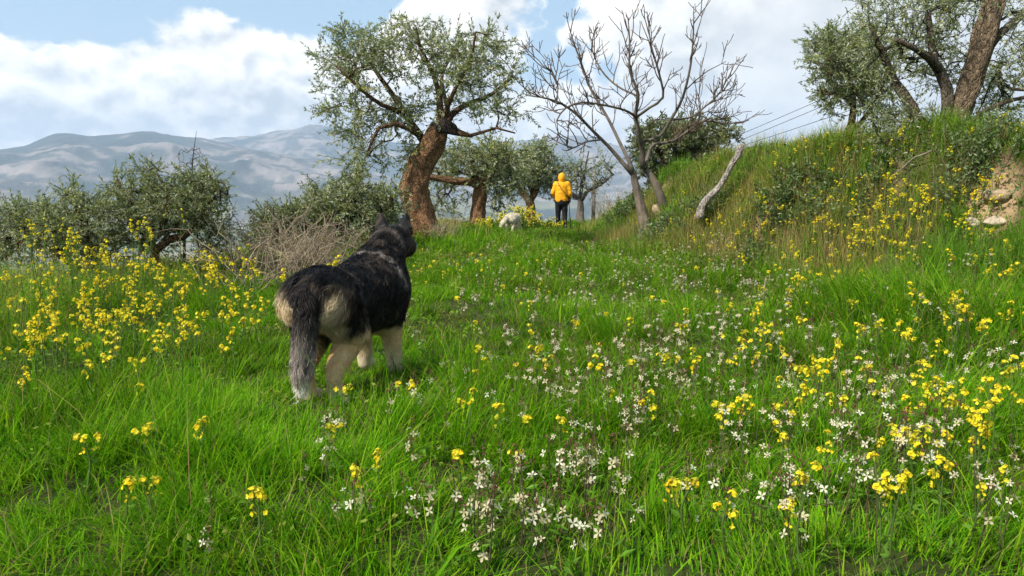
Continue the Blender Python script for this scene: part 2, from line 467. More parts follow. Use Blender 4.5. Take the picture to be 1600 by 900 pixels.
def wood(g, pos, rad, paths, col, colt=None, sides=5, big=.05, thin=.5):
    for ids, hand in paths:
        p = pos[ids]; r = rad[ids].copy()
        if not hand:
            r[0] = min(r[0], r[1] * 1.25)
        r = np.minimum.accumulate(r) if not hand else r
        s = 44 if r[0] > .12 else (9 if r[0] > big else (5 if r[0] > .012 else 3))
        if hand and r[0] > .12:
            p, r = resample(p, r, .07)
        tone = thin + (1 - thin) * sstep(r, .03, .15); cc = np.repeat(np.array(col)[None] * tone[:, None] * (1, 1 + .12 * (1 - sstep(r, .05, .15).mean()), 1 + .25 * (1 - sstep(r, .05, .15).mean())), s, 0); tube(g, p, r, cc, s, lump=.17 if r[0] > .12 else (.05 if r[0] > .05 else 0), col2=colt)
def leaf_quads(g, base, d, size, width, rg, cols):
    n = len(base); d = nrm(d); s = nrm(np.cross(d, rg.normal(size=(n, 3)))); up = np.cross(s, d)
    size = size * (.7 + .6 * rg.random(n)); L = size[:, None]
    mid = base + d * L * .45 + up * L * .06; tip = base + d * L
    V = np.stack([base, mid + s * L * width, tip, mid - s * L * width], 1).reshape(-1, 3)
    Fq = np.arange(4 * n).reshape(-1, 4)
    c = np.repeat(cols, 4, axis=0); g.add(V, [Fq], c)
OL_A = np.array([(.17, .205, .07), (.26, .29, .145), (.42, .44, .30), (.11, .14, .05), (.27, .29, .08), (.42, .40, .13)])
OL_P = [.3, .25, .16, .16, .09, .04]
def olive_leaves(g, pos, tips, rg, per=3, nl=16, tw=.26, size=.06, width=.13, pal=OL_A, pp=OL_P, droop=0.0, along=.7, tg=None, tint=1.0):
    B = []; D = []; K = []
    for ids in tips:
        p = pos[ids]; dirn = nrm(p[-1] - p[max(0, len(p) - 3)])
        tone = rg.choice(len(pal), p=pp); light = .8 + .4 * rg.random()
        for k in range(per):
            s = 1 - along * rg.random() * (k > 0); q = s * (len(p) - 1); i = min(int(q), len(p) - 2); a = p[i] + (p[i + 1] - p[i]) * (q - i)
            dd = nrm(dirn + rg.normal(size=3) * .65 + np.array((0, 0, .15 - droop))); ln = tw * (.6 + .8 * rg.random())
            if tg is not None:
                tube(tg, [a, a + dd * ln * .5, a + dd * ln], [.0035, .003, .002], (.16, .16, .10), 3, cap=False)
            m = max(3, int(nl * ln / tw)); ts = np.sort(rg.random(m))
            bb = a + dd * (ts * ln)[:, None]
            B.append(bb); D.append(dd * .9 + nrm(rg.normal(size=(m, 3))) * .85 - np.array((0, 0, droop * .4)))
            mix = np.where(rg.random(m) < .55, tone, rg.choice(len(pal), m, p=pp))
            K.append(pal[mix] * light * (.8 + .4 * rg.random((m, 1))) * tint)
    B = np.concatenate(B); D = np.concatenate(D); K = np.concatenate(K)
    leaf_quads(g, B, D, size, width, rg, K); return len(B)
def px_limb(pts, Y, dY=0.0):
    """pts: (px, py, half width in px[, depth offset])"""
    out = []
    for k, q in enumerate(pts):
        yy = Y + (q[3] if len(q) > 3 else 0)
        out.append((P(q[0], q[1], yy), q[2] * yy / F))
    return out
def root_to_ground(L, flare=1.25):
    p, r = L[0]; z = float(terr(p[0], p[1])) - .12
    if p[2] > z + .05: L.insert(0, (np.array((p[0], p[1], z)), r * flare))
    return L
def make_tree(name, label, cat, limbs, envs, n, seed, group=None, bark=BARK, colt=(.17, .13, .09), leaf=None, twig=.006, ex=.45, step=.22,
              sag=.25, jit=.05, maxr=.06, okr=.096, shell=.4, extra=None, woodmat=None, trunk='trunk'):
    rg = np.random.default_rng(seed)
    L0 = root_to_ground(limbs[0]); limbs = [L0] + limbs[1:]
    b = L0[0][0].copy(); b[2] = float(terr(b[0], b[1]))
    root = empty(name, b, label, cat, group)
    T = ellipsoid_targets(envs, n, rg, shell) if n else np.zeros((0, 3))
    if len(T):      # nothing grows under the ground
        T = T[T[:, 2] > terr(T[:, 0], T[:, 1]) + .12]
    if extra is not None: T = np.concatenate([T, extra])
    pos, par, rad, paths, tips = grow(limbs, T, rg, step, twig, ex, sag, jit, maxr=maxr, okr=okr)
    pos = pos - b
    g = Geo(); wood(g, pos, rad, paths, bark, None)
    if leaf:
        lg = Geo(); olive_leaves(lg, pos, tips, rg, tg=g, **leaf)
        g.build(trunk, woodmat or M_bark, root); lg.build('crown', M_leaf, root, smooth_=False)
    else:
        g.build(trunk, woodmat or M_twig, root)
    return root

# the old olive leaning over the path
Yb = 15.2
make_tree('olive_tree', 'big old olive with a thick twisted leaning trunk standing left of the grassy path', 'olive tree',
  [px_limb([(669, 376, 31), (664, 362, 25), (655, 335, 22.5), (647, 305, 22.5), (650, 278, 22), (661, 250, 21), (673, 227, 18.5), (683, 209, 17.5), (689, 199, 13)], Yb),
   px_limb([(686, 204, 9), (700, 201, 7.5), (716, 207, 5.5, -.1), (735, 212, 3.2, -.2), (752, 207, 2.4, -.3), (775, 200, 1.8, -.4), (805, 208, 1.2, -.5)], Yb),
   px_limb([(664, 224, 7), (650, 202, 5.5, .1), (637, 184, 5, .2), (613, 147, 4, .4), (584, 106, 3, .6), (563, 62, 2, .7)], Yb),
   px_limb([(637, 184, 4, .2), (618, 172, 4, -.1), (596, 164, 3.2, -.4), (563, 139, 2.6, -.7), (526, 104, 1.8, -.9)], Yb),
   px_limb([(687, 196, 7), (687, 156, 5), (678, 119, 3.5, -.2), (656, 72, 2.2, -.5), (650, 42, 1.3, -.6)], Yb),
   px_limb([(694, 198, 7), (705, 180, 5.5, .2), (728, 164, 4, .5), (769, 147, 3, .8), (802, 119, 2, 1.0)], Yb),
   px_limb([(690, 198, 6), (700, 165, 4, -.3), (716, 130, 3, -.5), (735, 95, 2.4, -.7), (743, 50, 1.6, -.9)], Yb),
   px_limb([(660, 215, 5), (640, 202, 4, -.3), (617, 193, 3.5, -.5), (592, 200, 3, -.7), (576, 234, 2, -.8), (565, 262, 1.4, -.8)], Yb),
   px_limb([(683, 202, 6), (700, 175, 4, .8), (690, 120, 3, 1.3), (720, 60, 2, 1.5)], Yb)],
  [(545, 105, 62, 62, Yb, 1.2, .95), (590, 78, 70, 52, Yb, 1.4, .6), (670, 82, 88, 60, Yb, 1.5, .95), (740, 100, 70, 72, Yb, 1.5, .9), (790, 155, 45, 58, Yb, 1.1, .75),
   (600, 178, 90, 42, Yb, 1.2, .9), (562, 235, 52, 52, Yb, 1.0, .75), (640, 240, 55, 30, Yb - .2, .9, .35), (700, 150, 90, 50, Yb, 1.5, .5), (520, 165, 40, 40, Yb, .8, .6)],
  400, 11, twig=.0045, leaf=dict(per=4, nl=20, tw=.36, size=.072, width=.15), shell=.6)

# olives further along the path
make_tree('olive_tree', 'olive with a straight brown trunk and a long side limb, behind the big leaning olive', 'olive tree',
  [px_limb([(747, 348, 13), (747, 325, 11), (750, 300, 11), (752, 285, 9)], 25),
   px_limb([(750, 292, 8), (735, 284, 7, -.3), (710, 283, 6, -.6), (690, 279, 5, -.8), (668, 277, 4, -1)], 25),
   px_limb([(752, 287, 7), (765, 262, 5), (775, 235, 3), (790, 222, 2)], 25), px_limb([(750, 287, 6), (740, 262, 4), (735, 235, 3)], 25)],
  [(745, 245, 58, 34, 25, 1.5, 1.1), (785, 262, 50, 40, 25, 1.5, 1.1), (690, 262, 45, 26, 25, 1.2, .6), (700, 310, 40, 35, 25.4, 1.2, .5), (775, 300, 30, 30, 25.3, 1, .6)], 330, 21,
  group='olives along the path', twig=.008, step=.35, leaf=dict(per=4, nl=15, tw=.42, size=.10, width=.17), shell=.42)
make_tree('olive_tree', 'round topped olive with a forked dark trunk just left of the person', 'olive tree',
  [px_limb([(829, 350, 8), (829, 325, 7), (826, 312, 6.5)], 28.5), px_limb([(827, 315, 5), (815, 300, 4), (808, 285, 2.6)], 28.5),
   px_limb([(828, 315, 5.5), (838, 297, 4.5), (840, 280, 3), (850, 260, 2)], 28.5), px_limb([(833, 305, 4), (825, 285, 3), (822, 262, 2)], 28.5)],
  [(838, 258, 36, 36, 28.5, 1.1, 1.2), (820, 282, 24, 20, 28.5, .8, .8), (862, 285, 26, 22, 28.5, .8, .8)], 230, 22,
  group='olives along the path', twig=.008, step=.35, leaf=dict(per=4, nl=15, tw=.40, size=.10, width=.17))
make_tree('almond_tree', 'thin greyish young tree with sparse leaves right of the person', 'small tree',
  [px_limb([(907, 340, 6), (907, 322, 5), (906, 310, 4.5)], 28), px_limb([(906, 312, 3.5), (893, 302, 2.6), (880, 290, 2), (872, 272, 1.2)], 28),
   px_limb([(907, 314, 4), (918, 298, 3), (940, 288, 2.2), (958, 272, 1.3)], 28), px_limb([(906, 310, 3.2), (910, 285, 2.2), (916, 255, 1.4), (920, 236, 1)], 28)],
  [(925, 268, 40, 36, 28, 1, 1), (890, 275, 26, 26, 28, .8, .8)], 150, 23, bark=(.15, .12, .10), twig=.009, step=.35,
  leaf=dict(per=2, nl=9, tw=.45, size=.09, width=.15, pal=OL_A * .95), woodmat=M_twig)
make_tree('thorn_tree', 'small leafless brownish tree tangled behind the person', 'bare tree',
  [px_limb([(880, 345, 3), (884, 320, 2.5), (888, 300, 2)], 31)], [(885, 285, 34, 34, 31, 1.2, 1)], 190, 24, bark=(.17, .115, .10), twig=.010, step=.3, woodmat=M_twig)

# the evergreen bush behind the bare fig
make_tree('holm_oak', 'dense dark rounded evergreen bush behind the bare fig on top of the bank', 'evergreen bush',
  [px_limb([(1045, 292, 10), (1050, 260, 8), (1060, 235, 6)], 19.5), px_limb([(1050, 262, 6), (1080, 235, 4), (1110, 215, 3)], 19.5), px_limb([(1050, 262, 6), (1030, 235, 4), (1020, 210, 3)], 19.5)],
  [(1050, 235, 62, 48, 19.5, 1.3, 1.2), (1095, 215, 52, 28, 19.5, 1, 1), (1035, 268, 36, 24, 19.3, .8, .8), (1010, 220, 25, 28, 19.5, .7, .6), (1130, 205, 22, 14, 19.5, .5, .3)], 430, 25,
  twig=.007, step=.3, leaf=dict(per=4, nl=17, tw=.30, size=.085, width=.2, pal=OL_A * .75, pp=[.35, .15, .05, .35, .08, .02]), shell=.4)

# olives on top of the bank at the right
Yr = 9.8
make_tree('olive_tree', 'tall olive with several leaning trunks and leafy base shoots on the right bank', 'olive tree',
  [px_limb([(1472, 300, 25), (1476, 262, 20), (1483, 225, 17), (1497, 180, 16), (1510, 145, 15.5), (1522, 110, 16.5), (1535, 72, 17), (1548, 20, 16), (1560, -40, 13)], Yr),
   px_limb([(1462, 262, 12), (1446, 223, 10, .2), (1437, 195, 9, .3), (1425, 168, 8.5, .4), (1410, 145, 8, .4), (1396, 126, 7, .5), (1379, 83, 5, .5), (1360, 40, 3, .5)], Yr),
   px_limb([(1474, 240, 11), (1476, 200, 9.5), (1481, 165, 9), (1480, 140, 8.5), (1470, 115, 8), (1459, 96, 7), (1455, 62, 5), (1450, 20, 4)], Yr),
   px_limb([(1468, 112, 6), (1450, 90, 5, -.2), (1432, 78, 4, -.4), (1400, 62, 3, -.6)], Yr),
   px_limb([(1488, 225, 6), (1512, 195, 4.5, -.2), (1540, 172, 3.5, -.3), (1575, 158, 3, -.4), (1610, 150, 2, -.4)], Yr),
   px_limb([(1528, 95, 8), (1560, 55, 6), (1600, 20, 5)], Yr)],
  [(1400, 70, 95, 55, Yr + .5, 1.1, .8), (1470, 85, 80, 75, Yr + .9, 1.0, .5), (1400, 190, 65, 45, Yr + .2, .8, .40), (1550, 150, 45, 90, Yr + .9, .8, .6), (1470, 5, 160, 40, Yr + .4, 1.0, .8), (1430, 225, 70, 50, Yr - .1, .6, .55), (1480, 255, 66, 36, Yr - .4, .4, 1.5), (1500, 220, 40, 30, Yr - .3, .3, .8), (1600, 80, 50, 90, Yr, 1, .5)],
  480, 31, twig=.0035, leaf=dict(per=4, nl=15, tw=.26, size=.050, width=.14), shell=.55, bark=(.19, .135, .085))
make_tree('olive_tree', 'young slender olive with a thin forked trunk on the skyline of the bank', 'olive tree',
  [px_limb([(1322, 238, 9), (1325, 215, 7), (1329, 198, 6)], 13.5), px_limb([(1328, 204, 5), (1333, 175, 4), (1332, 140, 3), (1322, 100, 2), (1316, 70, 1.3)], 13.5),
   px_limb([(1327, 206, 4.5), (1345, 192, 4), (1362, 168, 3), (1378, 140, 2), (1385, 110, 1.4)], 13.5), px_limb([(1332, 165, 3), (1315, 148, 2.2), (1300, 125, 1.5), (1288, 105, 1.2)], 13.5)],
  [(1305, 85, 50, 42, 13.5, 1.0, 1.1), (1335, 130, 62, 48, 13.5, 1, 1.1), (1300, 165, 32, 22, 13.5, .7, .45), (1375, 170, 40, 25, 13.5, .8, .5), (1355, 70, 50, 40, 13.5, 1, .7)], 330, 32,
  twig=.005, leaf=dict(per=4, nl=17, tw=.27, size=.062, width=.15), shell=.45)

# olives below the edge at the left
make_tree('olive_tree', 'low spreading olive with a crooked dark trunk behind the tall yellow mustard', 'olive tree',
  [px_limb([(236, 452, 8), (240, 420, 7), (243, 392, 6.5), (262, 375, 7), (285, 370, 6.5), (305, 352, 5.5), (318, 335, 4)], 9.3),
   px_limb([(243, 392, 5), (232, 365, 4), (215, 335, 3), (200, 308, 2), (183, 280, 1.3)], 9.3), px_limb([(262, 375, 4), (258, 340, 3), (262, 300, 2.2), (240, 262, 1.3)], 9.3),
   px_limb([(318, 335, 3), (335, 305, 2), (340, 285, 1.2)], 9.3)],
  [(262, 325, 92, 42, 9.4, .9, 1.2), (235, 285, 34, 30, 9.4, .5, .5), (320, 305, 38, 38, 9.4, .6, .55), (190, 295, 25, 26, 9.4, .4, .5), (330, 365, 32, 40, 9.3, .4, .6), (300, 290, 40, 25, 9.4, .5, .5), (215, 375, 60, 30, 9.6, .5, .6), (245, 262, 14, 18, 9.4, .2, .12), (200, 285, 12, 20, 9.4, .2, .12)], 400, 41,
  twig=.004, leaf=dict(per=4, nl=17, tw=.20, size=.045, width=.15, tint=.95), shell=.42)
make_tree('olive_tree', 'bushy olive with a low bent trunk at the far left edge', 'olive tree',
  [px_limb([(75, 452, 8), (100, 432, 7.5), (130, 425, 8), (150, 412, 8), (165, 400, 6)], 8.8), px_limb([(150, 412, 6), (140, 380, 4), (125, 345, 3), (115, 305, 1.6)], 8.8),
   px_limb([(130, 425, 5), (90, 395, 4), (60, 365, 3), (20, 340, 2)], 8.8)],
  [(105, 360, 80, 42, 8.9, .9, 1.2), (112, 308, 26, 26, 8.9, .4, .5), (150, 320, 30, 26, 8.9, .4, .5), (55, 345, 45, 30, 8.9, .6, .7), (5, 370, 60, 50, 8.9, .7, .8), (150, 390, 45, 30, 8.9, .5, .6), (112, 290, 14, 20, 8.9, .2, .2)], 380, 42,
  twig=.004, leaf=dict(per=4, nl=17, tw=.20, size=.045, width=.15), shell=.42)
make_tree('dead_sapling', 'leafless dark sapling sticking up above the low olive', 'dead sapling',
  [px_limb([(288, 395, 2.4), (290, 330, 1.7), (299, 285, 1.1), (301, 250, .8), (307, 205, .3)], 9.7)],
  [(300, 245, 30, 18, 9.7, .3, 1), (322, 262, 18, 8, 9.7, .2, .5), (305, 222, 8, 10, 9.7, .1, .3)], 60, 43, bark=(.12, .10, .09), twig=.0022, ex=.33, step=.1, sag=-.3, woodmat=M_twig)
make_tree('olive_bush', 'small dark olive bush below the edge, between the low olive and dry brambles', 'olive bush',
  [px_limb([(440, 420, 4), (438, 385, 3), (440, 350, 2)], 13)], [(438, 350, 42, 28, 13, .7, 1), (425, 385, 40, 30, 13, .7, .8), (465, 335, 20, 20, 13, .5, .4)], 200, 44,
  twig=.005, leaf=dict(per=4, nl=16, tw=.25, size=.06, width=.16, tint=.8))
make_tree('olive_bush', 'wide olive thicket with upright shoots in front of the leaning trunk, behind the black dog', 'olive bush',
  [px_limb([(560, 415, 6), (558, 370, 5), (560, 330, 3), (556, 290, 2)], 13.3), px_limb([(560, 372, 4), (520, 345, 3), (500, 310, 2)], 13.3), px_limb([(560, 372, 4), (595, 350, 3), (612, 310, 2)], 13.3)],
  [(545, 335, 68, 45, 13.3, 1.0, 1.2), (500, 335, 34, 40, 13.3, .7, .8), (552, 285, 30, 38, 13.3, .5, .35), (600, 325, 34, 34, 13.6, .6, .9), (500, 305, 20, 25, 13.3, .4, .3), (560, 380, 75, 26, 13.2, .8, .9)], 520, 45,
  twig=.005, leaf=dict(per=4, nl=17, tw=.26, size=.062, width=.16, tint=.95), shell=.42)

# the bare fig on the bank
Yf = 14.6
FB = (.24, .175, .12)
fig_extra = []
rgf = np.random.default_rng(5)
M_fig = mat_rough('fig_bark', None, 6, .35, .5, 25, .9)
FIGL = []
def fl_(pts, Y, w=.56):
    L = px_limb([(q[0], q[1], q[2] * w) + tuple(q[3:]) for q in pts], Y)
    if w < .6: FIGL.append(list(L))
    return L
root = make_tree('fig_tree', 'leafless grey fig tree with two stems and many upcurving twigs on the bank', 'fig tree',
  [fl_([(1008, 352, 13), (1003, 330, 10.5), (997, 308, 9), (992, 285, 7.5), (989, 267, 6.6)], Yf, .72),
   fl_([(989, 272, 8.2), (976, 258, 6), (952, 230, 5), (927, 205, 4.2, -.2), (898, 176, 3.6, -.4), (869, 158, 2.8, -.6), (845, 152, 2.2, -.7), (826, 143, 1.5, -.8)], Yf),
   fl_([(989, 270, 8), (982, 250, 5.5), (970, 226, 4.6, .3), (952, 189, 4, .5), (935, 160, 3.6, .7), (923, 139, 3.2, .8), (908, 98, 2.6, .9), (896, 65, 2, 1), (888, 38, 1.3, 1)], Yf),
   fl_([(1040, 330, 11), (1034, 312, 9.5), (1026, 291, 8.5), (1016, 273, 7), (1005, 262, 6)], Yf + .5, .72),
   fl_([(1005, 263, 7.5, .4), (1003, 234, 6.5, .3), (997, 201, 6), (993, 180, 5.5), (997, 147, 4.5, -.2), (984, 110, 3.4, -.3), (984, 69, 2.5, -.4), (982, 38, 1.6, -.4)], Yf),
   fl_([(1008, 262, 6, .4), (1013, 242, 5, .6), (1021, 226, 4.4, .8), (1050, 221, 4, 1.0), (1075, 205, 3.4, 1.2), (1100, 189, 2.8, 1.2), (1132, 193, 2, 1.2), (1152, 191, 1.3, 1.2)], Yf),
   fl_([(1001, 222, 5.4, .2), (1030, 213, 5, .1), (1050, 184, 4.4, 0), (1067, 152, 3.8, -.2), (1079, 102, 3, -.4), (1083, 60, 2.3, -.5), (1084, 25, 1.4, -.5)], Yf),
   fl_([(1050, 187, 3.6, 0), (1080, 183, 3, .3), (1100, 168, 2.7, .5), (1122, 148, 2.2, .6), (1141, 115, 1.4, .7)], Yf),
   fl_([(994, 183, 4.4), (1015, 168, 3.8, -.4), (1036, 152, 3.5, -.6), (1030, 115, 3, -.8), (1017, 69, 2.3, -.9), (1013, 30, 1.5, -.9)], Yf),
   fl_([(993, 182, 3.8), (976, 172, 3.4, -.4), (943, 164, 3, -.7), (910, 160, 2.6, -.9), (885, 168, 2.3, -1.0), (870, 188, 2, -1.0), (872, 207, 1.7, -1.0), (894, 219, 1.2, -1.0)], Yf),
   fl_([(996, 150, 3), (965, 135, 2.8, .5), (940, 110, 2.3, .8), (925, 75, 1.8, 1), (930, 45, 1.2, 1)], Yf),
   fl_([(869, 158, 2.2, -.6), (872, 135, 2, -.5), (862, 110, 1.7, -.4), (848, 102, 1.2, -.4)], Yf),
   fl_([(940, 218, 3, -.1), (915, 222, 2.4, -.6), (893, 232, 2, -1), (880, 222, 1.3, -1.2)], Yf)],
  [(905, 90, 50, 52, Yf + .3, .9, 1), (985, 75, 70, 55, Yf, 1.1, 1.1), (1060, 85, 50, 62, Yf, 1, 1), (1110, 130, 36, 36, Yf + .6, .8, 1), (950, 150, 70, 40, Yf, 1.1, .9), (1050, 150, 60, 40, Yf, 1, .9), (885, 175, 38, 32, Yf - .6, .7, .8), (1100, 185, 40, 20, Yf + .9, .7, .6), (990, 130, 60, 50, Yf, 1.1, .8)],
  0, 51, bark=FB, twig=.0075, ex=.24, step=.13, maxr=.028, okr=.046, woodmat=M_fig)

def fig_twigs(rg):
    """upcurving twigs along every limb, each with a few shorter ones of its own"""
    g = Geo(); base = np.array(root.location); dark = np.array((.085, .056, .038)); cen = P(990, 190, Yf)
    def twig(p, d, L, r, lvl):
        n = max(4, int(L / .09)); pts = [p]; dd = nrm(d)
        bend = rg.normal(size=3) * .07
        for k in range(n):
            dd = nrm(dd + np.array((0, 0, .13)) + bend * .6 + rg.normal(size=3) * .12); pts.append(pts[-1] + dd * L / n)
        rr = np.linspace(r, .0062, n + 1); tube(g, np.array(pts) - base, rr, dark * (.8 + .7 * rg.random()), 5)
        if lvl:
            for q in range(rg.integers(1, 4) + (L > .7)):
                i = rg.integers(1, n); t = nrm(pts[i + 1] - pts[i]); s = nrm(rg.normal(size=3) * (1, .8, .6)); s = nrm(s - t * (s @ t))
                twig(pts[i], t * .7 + s * .8, L * (.35 + .4 * rg.random()), rr[i] * .85, lvl - 1)
    for L in FIGL:
        pts, rad = resample([q[0] for q in L], [q[1] for q in L], .12); n = len(pts)
        side = rg.random() * 6.28
        for i in range(int(n * .30), n - 1):
            if rg.random() > (.72 if rad[i] < .05 else .45): continue
            t = nrm(pts[i + 1] - pts[i]); out = nrm(pts[i] - cen); side += 2.4
            a = nrm(np.cross(t, (0.3, 1, .2))); b = np.cross(t, a); s = a * math.cos(side) + b * math.sin(side)
            twig(pts[i], t * .55 + s * .75 + out * .35 + np.array((0, 0, .25)), (.38 + .62 * rg.random()) * (1.15 - .45 * i / n) * (1 - .5 * float(sstep(pts[i][2], 3.6, 4.7))), .0125, 2 if i < n * .8 else 1)
        twig(pts[-1], nrm(pts[-1] - pts[-3]), (.35 + .3 * rg.random()) * (.35 if pts[-1][2] > 4.1 else 1), rad[-1], 1)
    g.build('twigs', M_fig, root)
fig_twigs(rgf)

def burl():
    c = P(697, 203, Yb - .05); T = [o for o in C.objects if o.name == 'olive_tree'][0]; b = np.array(T.location)
    g = Geo(); tube(g, [c - b + np.array(q) for q in ((-.30, -.05, .03), (-.16, -.08, .05), (0, -.07, .04), (.14, -.08, -.01), (.28, -.06, -.10))], [.05, .115, .14, .12, .04], (.055, .042, .034), 22, lump=.5)
    g.build('burl', M_bark, T)
burl()

# low dark shrubs on the bank
def bank_shrub(px, py, rx, h, label, seed, pal=((.09, .14, .035), (.14, .18, .05), (.06, .10, .03))):
    rg = np.random.default_rng(seed); q = G(px, py); root = empty('bank_shrub', q, label, 'shrub', 'low shrubs on the bank'); g = Geo(); lf = Geo(); pal = np.array(pal)
    for k in range(int(70 * rx / .35)):
        o = np.array((rg.normal() * rx * .35, rg.normal() * rx * .35, 0)); o[2] = float(terr(q[0] + o[0], q[1] + o[1])) - q[2] - .02
        e = o + np.array((rg.normal() * .10 + o[0] * .7, rg.normal() * .10 + o[1] * .5, h * (.5 + .6 * rg.random())))
        tube(g, [o, (o + e) / 2 + rg.normal(size=3) * .02, e], [.005, .004, .002], (.12, .10, .06), 3, False)
        m = 26; p = o + (e - o) * (.25 + .8 * rg.random((m, 1))) + rg.normal(size=(m, 3)) * .025
        leaf_quads(lf, p, rg.normal(size=(m, 3)) + (0, 0, .5), .030 + .002 * q[1], .24, rg, pal[rg.integers(0, len(pal), m)] * (.7 + .7 * rg.random((m, 1))))
    g.build('branches', M_twig, root); lf.build('foliage', M_leaf, root, False)
for i, (px, py, rx, h, lb) in enumerate([(1290, 318, .34, .32, 'dark low shrub half way up the bank under the young slender olive'), (1368, 290, .26, .26, 'round dark green shrub near the top of the bank left of the tall olive'),
        (1046, 368, .40, .40, 'dark leafy shrub at the foot of the bank right of the fig stems'), (1187, 410, .22, .2, 'small dark plant in the grass where the bank meets the meadow'),
        (1112, 330, .34, .34, 'brownish green scrub around the foot of the leaning dead log'), (1240, 295, .3, .25, 'flat olive green shrub on the bank right of the dead log'),
        (985, 335, .5, .42, 'dark thicket on the bank end behind the left fig stem'), (1530, 262, .45, .42, 'dark green bush at the right edge behind the tall olive'), (1215, 345, .34, .24, 'low brown green shrub on the slope between log and yellow flowers')]):
    bank_shrub(px, py, rx, h, lb, 900 + i)

# the dead log leaning out of the bank
def log_():
    L = px_limb([(1092, 342, 7), (1098, 320, 5.6), (1109, 307, 5), (1124, 292, 4.6), (1135, 273, 4.4), (1144, 255, 4.4), (1153, 243, 4.8), (1156, 233, 5.8), (1158, 226, 5.5)], 12.2)
    b = L[0][0].copy(); root = empty('dead_log', b, 'bare weathered grey log leaning out of the grassy bank', 'dead log')
    pts, rad = resample([q[0] - b for q in L], [q[1] for q in L], .06)
    g = Geo(); tube(g, pts, rad, (.36, .31, .26), 14, lump=.14)
    g.build('trunk', M_bark, root)
    s = Geo(); a = pts[-4]; tube(s, [a, a + np.array((.05, 0, .05)), a + np.array((.11, -.01, .07))], [.05, .04, .03], (.38, .33, .27), 8, lump=.1); s.build('broken_stub', M_bark, root)
log_()

def fallen_branch():
    pts = [G(a, b) for a, b in ((1372, 322), (1400, 303), (1428, 288), (1455, 268))]
    pts = [q + (0, 0, h) for q, h in zip(pts, (.10, .24, .26, .22))]; b = pts[0].copy(); g = Geo(); p, r = resample([q - b for q in pts], [.005, .008, .011, .013], .08)
    rg = np.random.default_rng(66); p = p + rg.normal(size=p.shape) * .008; tube(g, p, r, (.20, .16, .12), 6)
    root = empty('fallen_branch', b, 'long thin grey fallen branch lying across the bank below the tall olive', 'branch'); g.build('stick', M_twig, root)
    for i in (3, 6, 9):
        if i < len(p) - 1:
            t = Geo(); d = nrm(rg.normal(size=3) + (0, 0, .6)) * .16; tube(t, [p[i], p[i] + d * .5, p[i] + d], [.004, .003, .002], (.20, .16, .12), 4, False); t.build('side_twig', M_twig, root)
fallen_branch()

# dry bramble tangle at the left edge
def bramble(px, py, Y, seed, label, n=70, spread=1.0, hgt=.9):
    rg = np.random.default_rng(seed); b = P(px, py, Y); b[2] = float(terr(b[0], b[1])) - .02
    root = empty('dry_bramble', b, label, 'dry bramble', 'dry brambles along the left edge'); g = Geo()
    for k in range(n):
        a = rg.random() * 2 * math.pi; s = spread * (.3 + .7 * rg.random()); h = hgt * (.5 + .7 * rg.random())
        o = np.array((rg.normal() * .25 * spread, rg.normal() * .2, 0)); e = o + np.array((math.cos(a) * s, math.sin(a) * s * .6, h))
        m = o + (e - o) * .5 + np.array((0, 0, .18 * h)) + rg.normal(size=3) * .06
        c = np.array((.27, .21, .14)) * (.6 + .8 * rg.random())
        pts, rad = resample([o, m, e], [.007, .005, .0025], .12); tube(g, pts + rg.normal(size=pts.shape) * .012, rad, c, 4)
        for q in range(rg.integers(2, 6)):
            i = rg.integers(1, len(pts)); d = nrm(rg.normal(size=3) + (0, 0, .5)) * (.12 + .25 * rg.random())
            tube(g, [pts[i], pts[i] + d * .5 + rg.normal(size=3) * .02, pts[i] + d], [.004, .003, .002], c, 3, cap=False)
    g.build('branches', M_twig, root)
bramble(425, 408, 9.5, 1, 'sprawling leafless bramble with arching grey twigs left of the black dog', 60, .9, .75)
bramble(505, 405, 10.3, 2, 'dense brown dry bramble against the olive thicket behind the dog', 75, .75, .6)
bramble(470, 420, 8.6, 3, 'low dead bramble stems right beside the black dog back', 60, .6, .45)
bramble(395, 425, 8.0, 6, 'thin bare shoots leaning left below the low olive', 26, .8, .6)
bramble(690, 372, 14.8, 4, 'small dry thicket at the foot of the leaning olive trunk', 70, .35, .35)
bramble(960, 330, 24, 5, 'pale dry shoots standing right of the person at the end of the bank', 60, .9, 1.0)

# yellow flowering bush behind the white dog
def yellow_bush():
    rg = np.random.default_rng(77); b = P(812, 352, 22.6); b[2] = float(terr(b[0], b[1]))
    root = empty('mustard_bush', b, 'yellow flowering bush just behind the white dog', 'flowering bush'); g = Geo(); lf = Geo(); fl = Geo()
    for k in range(95):
        o = np.array((rg.normal() * .5, rg.normal() * .35, 0)); h = (.28 + .42 * rg.random()) * np.exp(-(o[0] / .9) ** 2); e = o + np.array((rg.normal() * .15 + o[0] * .3, rg.normal() * .12, h))
        tube(g, [o, (o + e) / 2 + rg.normal(size=3) * .02, e], [.007, .006, .004], (.10, .14, .03), 3, cap=False)
        m = 14; q = o + (e - o) * rg.random((m, 1)); leaf_quads(lf, q, rg.normal(size=(m, 3)), .10, .22, rg, np.array((.11, .17, .035)) * (.7 + .6 * rg.random((m, 1))))
        m = 16; q = e + rg.normal(size=(m, 3)) * (.05, .05, .045); leaf_quads(fl, q, rg.normal(size=(m, 3)) + (0, 0, .6), .038, .42, rg, np.array((.86, .70, .03)) * (.8 + .3 * rg.random((m, 1))))
    g.build('stems', M_grass, root); lf.build('foliage', M_grass, root, False); fl.build('flowers', M_flower, root, False)
yellow_bush()
